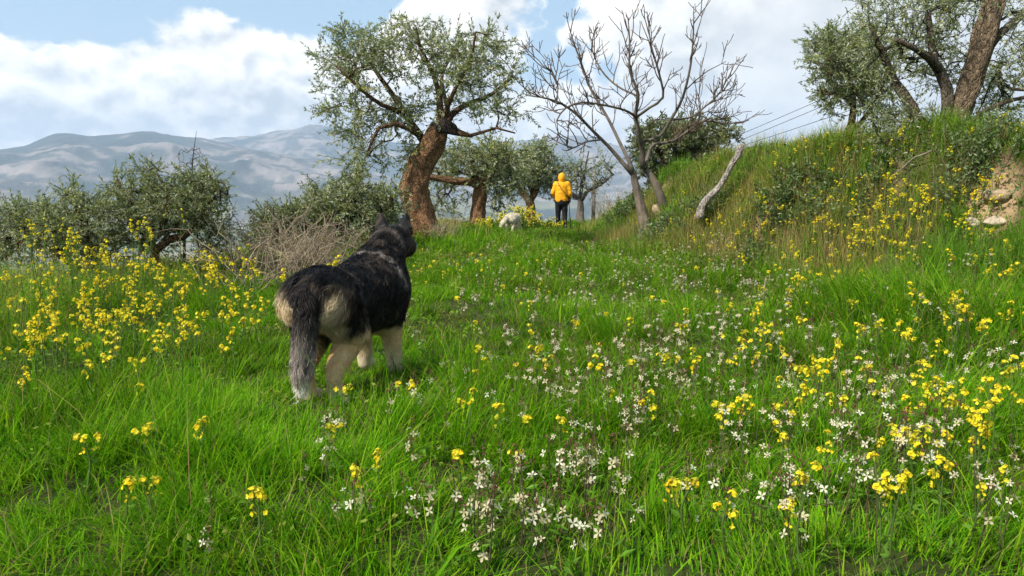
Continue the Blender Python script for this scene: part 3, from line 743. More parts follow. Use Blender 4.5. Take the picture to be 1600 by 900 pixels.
# ------------------------------------------------------------------ grass and weeds
def area_points(n_per, y0, y1, rg, mx=.84, add=2.0):
    """even points over the part of the hill between y0 and y1 in front of the camera"""
    w1 = mx * y1 + add; n = int(n_per * (y1 - y0) * 2 * w1)
    y = rg.uniform(y0, y1, n); x = rg.uniform(-w1, w1, n)
    k = np.abs(x) < mx * y + add
    x, y = x[k], y[k]
    xe = np.interp(y, _ey, _ex); k = (x > xe - 4.5); x, y = x[k], y[k]
    k = x < np.interp(y, _fy, _fx) + 7; return x[k], y[k]
def blades(g, x, y, h, w, lean, az, col, curl, seg=3, z0=None, rgq=rng, tipw=.05):
    """curved tapering blades"""
    n = len(x); z = terr(x, y) - .01 if z0 is None else z0
    b = np.stack([x, y, z], -1); d = np.stack([np.cos(az), np.sin(az), np.zeros(n)], -1)
    fa = az + math.pi / 2 + rgq.normal(size=n) * .7; s = np.stack([np.cos(fa), np.sin(fa), np.zeros(n)], -1)
    V = []; K = []
    ts = np.linspace(0, 1, seg + 1)
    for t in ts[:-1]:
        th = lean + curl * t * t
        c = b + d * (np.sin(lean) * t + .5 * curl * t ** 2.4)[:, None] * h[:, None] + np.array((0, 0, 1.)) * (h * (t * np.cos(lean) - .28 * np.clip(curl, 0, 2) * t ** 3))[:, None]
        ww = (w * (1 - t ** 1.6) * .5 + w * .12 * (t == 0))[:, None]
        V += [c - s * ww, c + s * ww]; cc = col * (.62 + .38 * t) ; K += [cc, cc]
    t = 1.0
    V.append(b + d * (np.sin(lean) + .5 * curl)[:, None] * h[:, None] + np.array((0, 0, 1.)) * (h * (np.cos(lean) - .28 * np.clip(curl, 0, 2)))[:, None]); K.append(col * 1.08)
    m = 2 * seg + 1
    V = np.stack(V, 1).reshape(-1, 3); K = np.stack(K, 1).reshape(-1, 3)
    o = (np.arange(n) * m)[:, None]
    Fq = np.concatenate([o + np.array([2 * k, 2 * k + 1, 2 * k + 3, 2 * k + 2]) for k in range(seg - 1)]) if seg > 1 else np.zeros((0, 4), int)
    Ft = o + np.array([2 * seg - 2, 2 * seg - 1, 2 * seg])
    g.add(V, [Fq, Ft], K)
TREAD = [(-.93, 3.4, .42, .72), (-.80, 4.3, .35, .6), (-.05, 19.3, 1.6, .85), (1.55, 22.3, 1.3, .6)]
def veg(x, y):
    b, l = zone(x, y)
    tall = sstep(fbm(x * .75, y * .75, 3, 201), .50, .66)
    fine = fbm(x * 3.2, y * 3.2, 2, 211)
    h = .050 + .072 * fbm(x * .5, y * .5, 2, 205) + .11 * tall * sstep(y, 1.5, 4) + .05 * (fine - .5)
    # lush patch at the right under the bank, tufts by the old tree, margins
    lush = np.exp(-(((x - 3.7) / 1.0) ** 2 + ((y - 5.6) / 1.7) ** 2)) + .8 * np.exp(-(((x + 1.0) / 1.1) ** 2 + ((y - 15) / 1.6) ** 2)) + .7 * np.exp(-(((x - 5.0) / .9) ** 2 + ((y - 11.6) / .9) ** 2))
    h = h * (.62 + .85 * sstep(fbm(x * 4.3, y * 4.3, 2, 213), .3, .7)) + .26 * lush + .06 * l + .08 * b
    h = h * (1 + .22 * sstep(y, 4.2, 2.4))
    for cx, cy_, r_, k_ in TREAD: h = h * (1 - k_ * np.exp(-((x - cx) ** 2 + (y - cy_) ** 2) / r_ ** 2))
    return np.clip(h, .03, .6), b, l, tall, np.clip(lush, 0, 1)
GREENS = np.array([(.125, .315, .006), (.195, .41, .009), (.072, .225, .006), (.31, .47, .018), (.042, .14, .006)])
STRAW = np.array([(.52, .40, .17), (.42, .28, .12), (.36, .33, .11)])
def grass_layer(g, n_per, y0, y1, wd, seg, rg):
    x, y = area_points(n_per, y0, y1, rg)
    # clumping
    c = fbm(x * 5, y * 5, 2, 221) * .6 + fbm(x * 14, y * 14, 1, 223) * .4
    k = rg.random(len(x)) < np.clip((c - .36) * 4.6, np.where(y < 3.4, .17, .07), 1); x, y = x[k], y[k]
    h, b, l, tall, lush = veg(x, y)
    bare = np.ones(len(x))
    for cx, cy_, r_ in BARE: bare *= 1 - .96 * np.exp(-((np.hypot(x - cx, y - cy_) / r_) ** 4))
    patch = fbm(x * 1.1, y * 1.1, 4, 51)
    bare *= 1 - .5 * b * sstep(patch, .45, .62)
    k = rg.random(len(x)) < bare; x, y, h, b, l, tall, lush = x[k], y[k], h[k], b[k], l[k], tall[k], lush[k]
    n = len(x)
    az = rg.random(n) * 2 * math.pi; wind = .6
    az = np.where(rg.random(n) < .3, fbm(x * .6, y * .6, 2, 231) * 9, az)
    hh = h * (.45 + .8 * rg.random(n) ** 1.2)
    p = rg.choice(5, n, p=[.34, .27, .2, .12, .07])
    col = GREENS[p]
    tone = fbm(x * .9, y * .9, 3, 241)
    col = col * (.55 + .62 * tone + .45 * (fbm(x * 3.7, y * 3.7, 2, 243) - .35))[:, None]
    # yellower, drier towards the bank and in streaks
    dryp = np.clip(b * .9 * sstep(fbm(x * .7, y * .7, 3, 251), .40, .60) * (1 - lush) * .75 + l * .28 + .05 + .12 * sstep(y, 9, 16) * sstep(fbm(x, y, 2, 255), .5, .6), 0, .8)
    dry = rg.random(n) < dryp
    col = np.where(dry[:, None], STRAW[rg.integers(0, 3, n)] * (.7 + .5 * rg.random((n, 1))), col)
    olive = (b * .7 + l * .35)[:, None] * (1 - lush)[:, None]; col = np.where(dry[:, None], col, col * (1 - .55 * olive) + np.array((.22, .25, .045)) * .55 * olive)
    broad = rg.random(n) < .07
    w = wd * (.6 + .8 * rg.random(n)) * (1 + .7 * lush) * np.where(dry, .55, 1) * np.where(broad & ~dry, 2.0, 1)
    hh = hh * (1 + .9 * (rg.random(n) < .05))
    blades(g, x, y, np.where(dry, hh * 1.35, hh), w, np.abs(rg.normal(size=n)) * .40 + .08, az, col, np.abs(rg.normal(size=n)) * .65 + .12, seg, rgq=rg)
    return n
def weeds_layer(g, n_per, y0, y1, size, rg):
    """low broad leaves between the grass: rosettes"""
    x, y = area_points(n_per, y0, y1, rg); b, l = zone(x, y)
    k = rg.random(len(x)) < np.clip(.22 + .8 * b + .8 * l, 0, 1) * sstep(fbm(x * 1.6, y * 1.6, 3, 261), .42, .58); x, y, b, l = x[k], y[k], b[k], l[k]
    h = veg(x, y)[0]
    n = len(x); m = 9
    q = np.repeat(np.stack([x, y, terr(x, y) + .015], -1), m, 0); N_ = n * m
    q = q + rg.normal(size=(N_, 3)) * (.035, .035, 0) + np.stack([0 * q[:, 0], 0 * q[:, 0], np.repeat(h, m) * rg.random(N_) * .8], -1)
    d = rg.normal(size=(N_, 3)) * (1, 1, .35) + (0, 0, .25)
    c = np.repeat(np.array([(.12, .24, .02), (.19, .29, .03), (.08, .18, .02), (.24, .28, .05)])[rg.integers(0, 4, n)], m, 0) * (.75 + .5 * rg.random((N_, 1)))
    leaf_quads(g, q, d, size, .26, rg, c); return n
def build_grass():
    rg = np.random.default_rng(101); g = Geo(); t = 0
    for n_per, y0, y1, w, s in ((10500, .9, 3.2, .0048, 3), (6800, 3.2, 5.5, .0052, 3), (3200, 5.5, 9, .0062, 2), (1600, 9, 14, .0090, 2), (620, 14, 21, .015, 1), (260, 21, 31, .024, 1)):
        t += grass_layer(g, n_per * DENS, y0, y1, w, s, rg)
    o = g.build('grass', M_grass, None); tag(o, 'green meadow grass with dry straws along the bank', kind='stuff')
    g2 = Geo(); u = 0
    for n_per, y0, y1, sz in ((150, .9, 5, .024), (150, 5, 10, .034), (100, 10, 18, .055), (40, 18, 30, .075)): u += weeds_layer(g2, n_per, y0, y1, sz, rg)
    o = g2.build('leafy_weeds', M_grass, None, False); tag(o, 'low leafy green weeds growing through the grass', kind='stuff')
    gs = Geo()
    for n_per, y0, y1, w in ((26, .9, 5, .0026), (22, 5, 10, .0045), (12, 10, 20, .009)):
        x, y = area_points(n_per, y0, y1, rg); k = rg.random(len(x)) < .25 + 1.2 * sstep(fbm(x * 1.2, y * 1.2, 2, 291), .45, .6); x, y = x[k], y[k]; rep = 4
        xx = np.repeat(x, rep) + rg.normal(size=len(x) * rep) * .035; yy = np.repeat(y, rep) + rg.normal(size=len(x) * rep) * .035; n = len(xx)
        pal = np.array([(.20, .11, .05), (.36, .26, .10), (.15, .15, .04), (.26, .14, .08)])
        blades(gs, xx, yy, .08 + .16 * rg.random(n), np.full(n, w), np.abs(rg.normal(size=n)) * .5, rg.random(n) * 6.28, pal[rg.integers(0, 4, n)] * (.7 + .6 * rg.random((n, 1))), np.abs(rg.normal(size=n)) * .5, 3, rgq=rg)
    o = gs.build('brown_stems', M_grass, None, False); tag(o, 'thin brown and reddish old stems among the grass', kind='stuff')
    # the steep bank carries more growth than its flat plan shows
    g = Geo()
    for n_per, y0, y1, w, s in ((2600, 4, 9, .0062, 2), (1700, 9, 14, .009, 2), (800, 14, 22, .014, 1), (300, 22, 29, .022, 1)): bank_layer(g, n_per, y0, y1, w, s, rg)
    o = g.build('bank_grass', M_grass, None); tag(o, 'rough mixed grass covering the bank', kind='stuff')
    # thin dry stalks standing over the bank, seed heads against the sky
    g3 = Geo(); x, y = area_points(30, 4, 27, rg); b, l = zone(x, y)
    spots = [(G(a, c_), r_) for a, c_, r_ in DRYS]; spots = [q for q in spots if q[0] is not None]; xs = np.concatenate([q[0] + rg.normal(size=70) * r_ * .5 for q, r_ in spots]); ys = np.concatenate([q[1] + rg.normal(size=70) * r_ * .5 for q, r_ in spots])
    k = rg.random(len(x)) < np.clip(.9 * b + .35 * l, 0, 1) * sstep(fbm(x * .8, y * .8, 2, 271), .35, .6); x, y = np.concatenate([x[k], xs]), np.concatenate([y[k], ys]); n = len(x)
    rep = 6; xx = np.repeat(x, rep) + rg.normal(size=n * rep) * .07; yy = np.repeat(y, rep) + rg.normal(size=n * rep) * .07; N_ = n * rep
    hh = .22 + .33 * rg.random(N_); wv = .0022 + .00035 * yy
    blades(g3, xx, yy, hh, wv, np.abs(rg.normal(size=N_)) * .18, rg.random(N_) * 6.28, STRAW[rg.integers(0, 3, N_)] * (.7 + .7 * rg.random((N_, 1))), np.abs(rg.normal(size=N_)) * .3, 3, rgq=rg)
    o = g3.build('dry_stalks', M_grass, None, False); tag(o, 'thin straw coloured dry stalks on the bank', kind='stuff')
    print('GRASS', t, 'WEEDS', u, 'DRY', N_)
DENS = 1.0
DRYS = [(980, 372, .8), (1060, 378, .7), (1310, 400, .7), (940, 345, 1.2), (1230, 400, .5), (1290, 360, .6), (1150, 380, .5)]
def bank_layer(g, n_per, y0, y1, wd, seg, rg):
    x, y = area_points(n_per, y0, y1, rg); b, l = zone(x, y)
    k = (rg.random(len(x)) < b * np.clip((fbm(x * 4, y * 4, 2, 281) - .25) * 3, .2, 1)); x, y = x[k], y[k]
    bare = np.ones(len(x))
    for cx, cy_, r_ in BARE: bare *= 1 - .96 * np.exp(-((np.hypot(x - cx, y - cy_) / r_) ** 4))
    k = rg.random(len(x)) < bare; x, y = x[k], y[k]; n = len(x)
    c = fbm(x * .8, y * .8, 3, 283); gr = sstep(c, .46, .58)      # green islands in a yellow olive sward
    up = sstep(terr(x, y), .9, 1.5)
    gr = np.clip(gr + .75 * up * sstep(y, 17, 12), 0, 1)
    col = np.array((.29, .30, .05)) * (1 - gr[:, None]) + np.array((.14, .30, .025)) * gr[:, None]
    col = col * (.6 + .8 * rg.random((n, 1)))
    dry = rg.random(n) < .30 * (1 - gr) + .05; col = np.where(dry[:, None], STRAW[rg.integers(0, 3, n)] * (.6 + .6 * rg.random((n, 1))), col)
    h = (.12 + .20 * fbm(x * 1.5, y * 1.5, 2, 285) + .12 * gr) * (.5 + .8 * rg.random(n))
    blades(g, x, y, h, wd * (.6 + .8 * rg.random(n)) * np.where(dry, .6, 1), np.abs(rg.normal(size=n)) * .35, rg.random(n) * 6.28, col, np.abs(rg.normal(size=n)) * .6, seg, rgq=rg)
build_grass()

# ------------------------------------------------------------------ wild flowers
YEL = np.array([(.84, .68, .02), (.80, .72, .05), (.86, .62, .015)]); CREAM = np.array([(.70, .62, .42), (.62, .52, .33), (.78, .73, .56)])
def petals(g, c, nor, size, width, npet, cols, rg, lift=.35):
    """open flowers: npet petals round every centre"""
    n = len(c); nor = nrm(nor); a = nrm(np.cross(nor, rg.normal(size=(n, 3)))); b = np.cross(nor, a)
    B = []; D = []
    ph = rg.random(n) * 6.28
    Vs = []; Ks = []
    for k in range(npet):
        th = ph + k * 2 * math.pi / npet
        d = a * np.cos(th)[:, None] + b * np.sin(th)[:, None]; s = np.cross(nor, d); dd = nrm(d + nor * lift)
        sz = size * (.8 + .4 * rg.random((n, 1)))
        mid = c + dd * sz * .6
        Vs.append(np.stack([c, mid - s * sz * width, c + dd * sz + nor * sz * -.05, mid + s * sz * width], 1)); Ks.append(np.repeat(cols[:, None], 4, 1))
    V = np.concatenate(Vs).reshape(-1, 3); g.add(V, [np.arange(len(V)).reshape(-1, 4)], np.concatenate(Ks).reshape(-1, 3))
def mustard_proto(seed, h, fine=True):
    """tall branching stem, domes of small four petalled yellow flowers; origin at the root"""
    rg = np.random.default_rng(seed); st = Geo(); lf = Geo(); heads = []
    lean = rg.normal(size=2) * .10 * h
    top = np.array((lean[0], lean[1], h)); mid = top * .5 + rg.normal(size=3) * .02
    pts, rad = resample([(0, 0, -.02), mid, top], [.0042, .0033, .002], h / 7)
    gc = (.13, .20, .05); tube(st, pts, rad, gc, 4, False)
    ends = [(top, nrm(top - mid))]
    for k in range(rg.integers(2, 5) if h > .3 else rg.integers(0, 3)):
        s = .45 + .45 * rg.random(); p0 = pts[int(s * (len(pts) - 1))]; a = rg.random() * 6.28
        e = p0 + np.array((math.cos(a) * .3, math.sin(a) * .3, .9)) * h * (.95 - s) * (.7 + .5 * rg.random()) + (0, 0, .02)
        m = (p0 + e) / 2 + np.array((math.cos(a), math.sin(a), -.4)) * .04 * h
        tube(st, [p0, m, e], [.0026, .002, .0015], gc, 3, False); ends.append((e, nrm(e - m)))
    for e, d in ends:
        hg = Geo(); nf = rg.integers(7, 14) if fine else rg.integers(5, 9); r = .011 + .009 * rg.random()
        q = nrm(rg.normal(size=(nf, 3)) + (0, 0, .55)); c = e + q * r * (.55 + .5 * rg.random((nf, 1))) * (1, 1, .75) - (0, 0, .004)
        petals(hg, c, q + (0, 0, .5), .0075 if fine else .0105, .5, 4, YEL[rg.integers(0, 3, nf)] * (.85 + .25 * rg.random((nf, 1))), rg)
        tube(hg, [e - d * .015, e, e + d * .012], [.002, .005, .004], (.45, .42, .05), 4)
        if rg.random() < .7:     # a few loose flowers lower on the stem
            nl = rg.integers(1, 5); c = e - d * (.02 + .035 * rg.random((nl, 1))) + rg.normal(size=(nl, 3)) * .009
            petals(hg, c, rg.normal(size=(nl, 3)) + (0, 0, .8), .0075 if fine else .0105, .5, 4, YEL[rg.integers(0, 3, nl)], rg)
        heads.append(hg)
    m = int(5 + 14 * h); t = rg.random(m) ** 1.2 * .75; q = pts[(t * (len(pts) - 1)).astype(int)]
    leaf_quads(lf, q, rg.normal(size=(m, 3)) * (1, 1, .3) + (0, 0, .35), .038 * (1 - .4 * t.mean()), .2, rg, np.array((.13, .25, .03)) * (.7 + .6 * rg.random((m, 1))))
    return st, lf, heads
def rocket_proto(seed, h, fine=True):
    """low plants with loose spikes of cream four petalled flowers and dark buds"""
    rg = np.random.default_rng(seed); st = Geo(); lf = Geo(); heads = []
    for k in range(rg.integers(1, 4)):
        o = np.array((rg.normal() * .02, rg.normal() * .02, -.02)); hk = h * (1 if k == 0 else .55 + .4 * rg.random())
        top = np.array((rg.normal() * .10 * hk + o[0] * 2, rg.normal() * .10 * hk + o[1] * 2, hk)); mid = (o + top) / 2 + rg.normal(size=3) * .012
        pts, rad = resample([o, mid, top], [.0026, .0022, .0014], h / 6); tube(st, pts, rad, (.14, .12, .06), 3, False)
        hg = Geo(); nf = rg.integers(3, 7); t = 1 - .42 * rg.random(nf) ** 1.3; ax = pts[(t * (len(pts) - 1)).astype(int)]
        out = nrm(rg.normal(size=(nf, 3)) * (1, 1, .3) + (0, 0, .35)); c = ax + out * (.010 + .014 * rg.random((nf, 1)))
        petals(hg, c, out + (0, 0, .35), .0150 if fine else .0135, .25, 4, CREAM[rg.integers(0, 3, nf)] * (.85 + .2 * rg.random((nf, 1))), rg, .2)
        nb = 10; q = top + rg.normal(size=(nb, 3)) * (.006, .006, .009); leaf_quads(hg, q, rg.normal(size=(nb, 3)) + (0, 0, 1.2), .010, .3, rg, np.array((.13, .055, .04)) * (.7 + .9 * rg.random((nb, 1))))
        for i in range(4):     # thin pods and stalks
            j = int((.45 + .4 * rg.random()) * (len(pts) - 1)); d = nrm(rg.normal(size=3) * (1, 1, .3) + (0, 0, .9)) * .028
            tube(st, [pts[j], pts[j] + d], [.0013, .0009], (.17, .15, .07), 3, False)
        heads.append(hg)
    m = 6; leaf_quads(lf, rg.normal(size=(m, 3)) * (.012, .012, .0) + (0, 0, .02) + (0, 0, h * .3) * rg.random((m, 1)), rg.normal(size=(m, 3)) * (1, 1, .4) + (0, 0, .35), .042, .14, rg, np.array((.12, .25, .025)) * (.7 + .6 * rg.random((m, 1))))
    return st, lf, heads
class Kind:
    """plants of one height class; a near copy has parts, a far one is a single mesh"""
    def __init__(s, name, proto, seeds_h, cat, group):
        s.name, s.cat, s.group = name, cat, group; s.near = []; s.far = []; s.h = []
        for seed, h in seeds_h:
            st, lf, heads = proto(seed, h); s.h.append(h)
            s.near.append((st.mesh('stem', M_grass), lf.mesh('leaves', M_grass, False), [q.mesh('flower_head', M_flower, False) for q in heads]))
            st, lf, heads = proto(seed, h, False); a = Geo(); a.merge(st); a.merge(lf)
            b = Geo()
            for q in heads: b.merge(q)
            s.far.append((a, b))
        s.farmesh = []
        for a, b in s.far:
            g = Geo(); g.merge(a); g.merge(b); s.farmesh.append(g.mesh(name, M_flower, False))
    def place(s, x, y, h, near, label, rg):
        i = int(np.argmin(np.abs(np.array(s.h) - h) + rg.random(len(s.h)) * .08)); sc = h / s.h[i] * (1 if near else 1)
        loc = (x, y, float(terr(x, y))); rz = rg.random() * 6.28
        if near:
            r = empty(s.name, loc, label, s.cat, s.group, rz)
            st, lf, hs = s.near[i]
            for nm, me in [('stem', st), ('leaves', lf)] + [('flower_head', q) for q in hs]:
                o = bpy.data.objects.new(nm, me); C.objects.link(o); o.parent = r
        else:
            r = bpy.data.objects.new(s.name, s.farmesh[i]); C.objects.link(r); r.location = loc; r.rotation_euler = (0, 0, rz); tag(r, label, s.cat, s.group)
        r.scale = (sc,) * 3; return r
MUS = Kind('mustard_plant', mustard_proto, [(k, h) for k, h in enumerate((.16, .2, .24, .28, .32, .38, .45, .5, .6, .7, .85, .95))], 'mustard plant', 'yellow mustard plants in the meadow')
ROC = Kind('rocket_plant', rocket_proto, [(100 + k, h) for k, h in enumerate((.14, .17, .2, .22, .25, .27, .3, .33, .36, .4))], 'rocket plant', 'cream flowered rocket plants in the meadow')
def scatter_flowers():
    rg = np.random.default_rng(303)
    # (px, py of the root, spread x, spread y, count, min h, max h)
    Ymus = [(170, 540, 150, 45, 150, .18, .36), (330, 520, 100, 40, 90, .18, .34), (90, 560, 60, 50, 50, .2, .4), (180, 490, 130, 42, 150, .32, .62), (110, 470, 80, 30, 60, .45, .8), (340, 470, 80, 28, 70, .3, .5), (450, 450, 40, 25, 18, .2, .4), (220, 560, 150, 35, 40, .22, .4), (230, 470, 40, 12, 14, .65, .95),
            (1330, 390, 130, 38, 230, .18, .38), (1380, 335, 110, 22, 130, .15, .32), (1480, 560, 100, 70, 56, .28, .45), (1400, 680, 160, 70, 46, .2, .36), (1280, 640, 90, 45, 26, .2, .32), (1520, 760, 60, 60, 30, .25, .42),
            (1380, 850, 140, 50, 26, .2, .36), (1100, 700, 160, 70, 30, .16, .28), (1200, 560, 120, 60, 45, .16, .3), (900, 600, 250, 120, 45, .13, .24), (700, 820, 200, 70, 9, .14, .22), (250, 800, 160, 70, 11, .14, .22),
            (830, 430, 190, 40, 80, .10, .2), (700, 410, 60, 25, 15, .12, .2), (1250, 460, 80, 30, 50, .15, .3), (1240, 262, 130, 16, 60, .15, .35), (960, 520, 300, 90, 60, .12, .2), (650, 700, 200, 60, 12, .12, .2), (1530, 460, 40, 50, 24, .3, .5), (1560, 230, 30, 20, 12, .25, .4), (840, 366, 50, 6, 30, .15, .35)]
    Yroc = [(1230, 720, 220, 100, 130, .17, .30), (960, 640, 220, 90, 130, .15, .26), (860, 780, 170, 80, 60, .16, .26), (760, 850, 60, 30, 9, .22, .32), (1080, 560, 150, 50, 120, .16, .28), (1130, 430, 130, 38, 330, .12, .24), (960, 440, 160, 40, 230, .12, .22),
            (850, 520, 150, 60, 70, .14, .24), (1400, 640, 120, 60, 60, .25, .4), (1380, 820, 130, 50, 45, .22, .36), (310, 850, 14, 12, 2, .16, .2), (380, 860, 14, 10, 2, .16, .2), (520, 690, 60, 18, 10, .12, .2), (540, 780, 80, 40, 5, .14, .2), (1480, 480, 60, 50, 30, .3, .45),
            (850, 395, 120, 14, 90, .10, .2), (700, 560, 60, 60, 14, .12, .2), (1060, 390, 120, 14, 110, .12, .2)]
    hand_m = [(715, 700, .26), (135, 745, .2), (320, 715, .2), (208, 815, .16), (590, 755, .16), (1140, 860, .22), (1225, 870, .2), (1290, 700, .3), (1150, 690, .24), (1525, 760, .34), (1515, 720, .34), (1490, 790, .3), (1430, 780, .28), (1380, 770, .27), (1505, 850, .26), (880, 700, .18)]
    hand_r = [(755, 865, .26), (745, 850, .3), (305, 850, .18), (945, 830, .34), (900, 800, .28), (1320, 860, .3), (1385, 870, .3), (1110, 830, .22), (1230, 800, .26), (860, 640, .26), (1260, 860, .24), (1050, 620, .28)]
    res = {}
    for key, regs, hand in (('m', Ymus, hand_m), ('r', Yroc, hand_r)):
        L = []
        for px, py, hh in hand:
            q = G(px, min(py + 25, 895)); L.append((q[0], q[1], hh, 1))
        for px, py, sx, sy, n, h0, h1 in regs:
            n = int(n * ((.40 if px < 460 else .36 if py > 440 else .75) if key == 'm' else (.42 if py > 540 else .48)))
            sx, sy = sx * 1.2, sy * 1.15
            for k in range(n):
                q = G(px + rg.normal() * sx * .75, min(max(py + rg.normal() * sy * .75, 215), 960), 1.3)
                if q is None or q[1] > 27 or abs(q[0]) > .8 * q[1] + 1: continue
                if any(math.hypot(q[0] - a_, q[1] - b_) < c_ for a_, b_, c_ in ((-.98, 3.45, .35), (-.85, 4.0, .35), (-.8, 4.35, .3), (-.97, 3.0, .2), (1.55, 22.3, .7), (-.05, 19.8, .7))): continue
                L.append((q[0], q[1], h0 + (h1 - h0) * rg.random() ** 1.3, 0))
        L.sort(key=lambda a: -a[2] / a[1] - a[3] * 9); res[key] = L
    def cell(x, y):
        u = x / y; px = 800 + F * u; slope = (CAMZ - float(terr(x, y))) / y; py = 300 + 1150 * slope
        col = next(w for lim, w in ((90, 'at the left edge'), (170, 'under the far left olive'), (250, 'under the crooked low olive'), (340, 'under the dead sapling'), (430, 'just left of the dog'), (560, 'in line with the dog'),
            (650, 'under the leaning olive'), (740, 'right of the leaning olive'), (830, 'in line with the white dog'), (920, 'in line with the person'), (1000, 'left of the fig tree'), (1080, 'in line with the fig tree'), (1160, 'in line with the dead log'),
            (1240, 'right of the dead log'), (1320, 'left of the slender olive'), (1400, 'right of the slender olive'), (1480, 'under the tall olive'), (1545, 'right of the tall olive'), (9999, 'at the right edge')) if px < lim)
        row = next(w for lim, w in ((330, 'skyline'), (370, 'high up'), (400, 'upper part'), (440, 'above middle'), (490, 'middle'), (550, 'below middle'), (620, 'lower part'), (700, 'low down'), (800, 'near bottom'), (9999, 'very bottom')) if py < lim)
        return col, row, px
    NTH = ['leftmost', 'second', 'third', 'fourth', 'fifth', 'sixth', 'seventh', 'eighth', 'ninth', 'tenth', 'eleventh', 'twelfth', 'thirteenth', 'fourteenth', 'fifteenth', 'sixteenth', 'seventeenth', 'eighteenth', 'nineteenth', 'twentieth']
    def size_word(h): return 'very tall' if h > .6 else 'tall' if h > .4 else 'low' if h < .2 else 'short' if h < .27 else 'medium'
    def labels(L, word):
        out = [None] * len(L); cells = {}
        for i, (x, y, h, hd) in enumerate(L):
            c, r, px = cell(x, y); cells.setdefault((size_word(h), c, r), []).append((px, i))
        for (sz, c, r), m in cells.items():
            m.sort()
            for k, (px, i) in enumerate(m):
                out[i] = f'{sz} {word} {c}, {r}' if len(m) == 1 else f'{NTH[min(k, 19)]} from left of {sz} {word}s {c}, {r}'
        return out
    top = 300
    for key, K, word in (('m', MUS, 'yellow mustard'), ('r', ROC, 'cream rocket')):
        L = res[key]
        lab = labels(L[:top], word)
        for i, (x, y, h, hd) in enumerate(L[:top]): K.place(x, y, h, i < 90, lab[i], rg)
        g = Geo()
        for x, y, h, hd in L[top:]:
            i = int(np.argmin(np.abs(np.array(K.h) - h))); a, b = K.far[i]; s = h / K.h[i]; th = rg.random() * 6.28; c_, s_ = math.cos(th) * s, math.sin(th) * s
            M = np.array(((c_, -s_, 0), (s_, c_, 0), (0, 0, s))); t = (x, y, float(terr(x, y)))
            g.merge(a, M, t); g.merge(b, M * (1 + .02 * min(y, 20)) if 0 else M, t)
        if g.n:
            o = g.build('far_mustard_flowers' if key == 'm' else 'far_rocket_flowers', M_flower, None, False)
            tag(o, 'scattered small yellow flowers up the meadow and bank' if key == 'm' else 'scattered small cream flowers up the meadow', kind='stuff')
        print('FLOWERS', key, len(L))
scatter_flowers()
# ------------------------------------------------------------------ bodies: one skin round a set of tapering limbs (surface nets)
def sd_caps(Q, a, b, ra, rb):
    a = np.asarray(a, float); b = np.asarray(b, float); ab = b - a
    t = np.clip(((Q - a) @ ab) / max(ab @ ab, 1e-9), 0, 1)
    return np.linalg.norm(Q - a - t[..., None] * ab, axis=-1) - (ra + (rb - ra) * t)
def sd_ell(Q, c, r):
    q = (Q - np.asarray(c, float)); r = np.asarray(r, float)
    k0 = np.linalg.norm(q / r, axis=-1); k1 = np.linalg.norm(q / (r * r), axis=-1)
    return k0 * (k0 - 1) / np.maximum(k1, 1e-6)
def body_mesh(prims, vox):
    """prims: ('c', [points], [radii], k) chains or ('e', centre, radii, k) ellipsoids; k = blend"""
    lo = np.full(3, 1e9); hi = -lo
    for p in prims:
        if p[0] == 'c':
            q = np.array(p[1], float); r = max(p[2])
        else: q = np.array([p[1]], float); r = max(p[2])
        lo = np.minimum(lo, q.min(0) - r - .04); hi = np.maximum(hi, q.max(0) + r + .04)
    n = np.ceil((hi - lo) / vox).astype(int) + 1
    ax = [lo[i] + np.arange(n[i]) * vox for i in range(3)]
    Q = np.stack(np.meshgrid(*ax, indexing='ij'), -1)
    D = np.full(Q.shape[:3], 1e3)
    for p in prims:
        if p[0] == 'c':
            ds = [sd_caps(Q, p[1][i], p[1][i + 1], p[2][i], p[2][i + 1]) for i in range(len(p[1]) - 1)]
            d = ds[0]
            for e in ds[1:]: d = np.minimum(d, e)
        else: d = sd_ell(Q, p[1], p[2])
        k = p[3]; h = np.clip(k - np.abs(D - d), 0, None) / k
        D = np.minimum(D, d) - h * h * k * .25
    S = D < 0; nx, ny, nz = S.shape
    idx = np.full((nx - 1, ny - 1, nz - 1), -1)
    cs = [(i, j, k) for i in (0, 1) for j in (0, 1) for k in (0, 1)]
    cnt = sum(S[i:nx - 1 + i, j:ny - 1 + j, k:nz - 1 + k].astype(int) for i, j, k in cs)
    act = (cnt > 0) & (cnt < 8); I = np.argwhere(act); idx[act] = np.arange(len(I))
    acc = np.zeros((len(I), 3)); w = np.zeros(len(I))
    for a in range(8):
        for b in range(a + 1, 8):
            ca, cb = np.array(cs[a]), np.array(cs[b])
            if np.abs(ca - cb).sum() != 1: continue
            da = D[tuple((I + ca).T)]; db = D[tuple((I + cb).T)]; m = (da < 0) != (db < 0)
            t = np.where(m, da / np.where(m, da - db, 1), 0)
            acc += m[:, None] * (ca + (cb - ca) * t[:, None]); w += m
    V = lo + (I + acc / w[:, None]) * vox
    Fs = []
    for axn in range(3):
        e = np.zeros(3, int); e[axn] = 1; u = np.roll(e, 1); v = np.roll(e, 2)
        sl0 = tuple(slice(0, S.shape[i] - e[i]) for i in range(3)); sl1 = tuple(slice(e[i], S.shape[i]) for i in range(3))
        for sgn in (0, 1):
            m = (S[sl0] & ~S[sl1]) if sgn == 0 else (~S[sl0] & S[sl1])
            E = np.argwhere(m); E = E[(E[:, u.argmax()] > 0) & (E[:, v.argmax()] > 0)]
            if not len(E): continue
            q = [idx[tuple((E - a).T)] for a in (0 * u, u, u + v, v)]
            f = np.stack(q if sgn == 0 else q[::-1], -1); Fs.append(f[(f >= 0).all(1)])
    return V, np.concatenate(Fs)
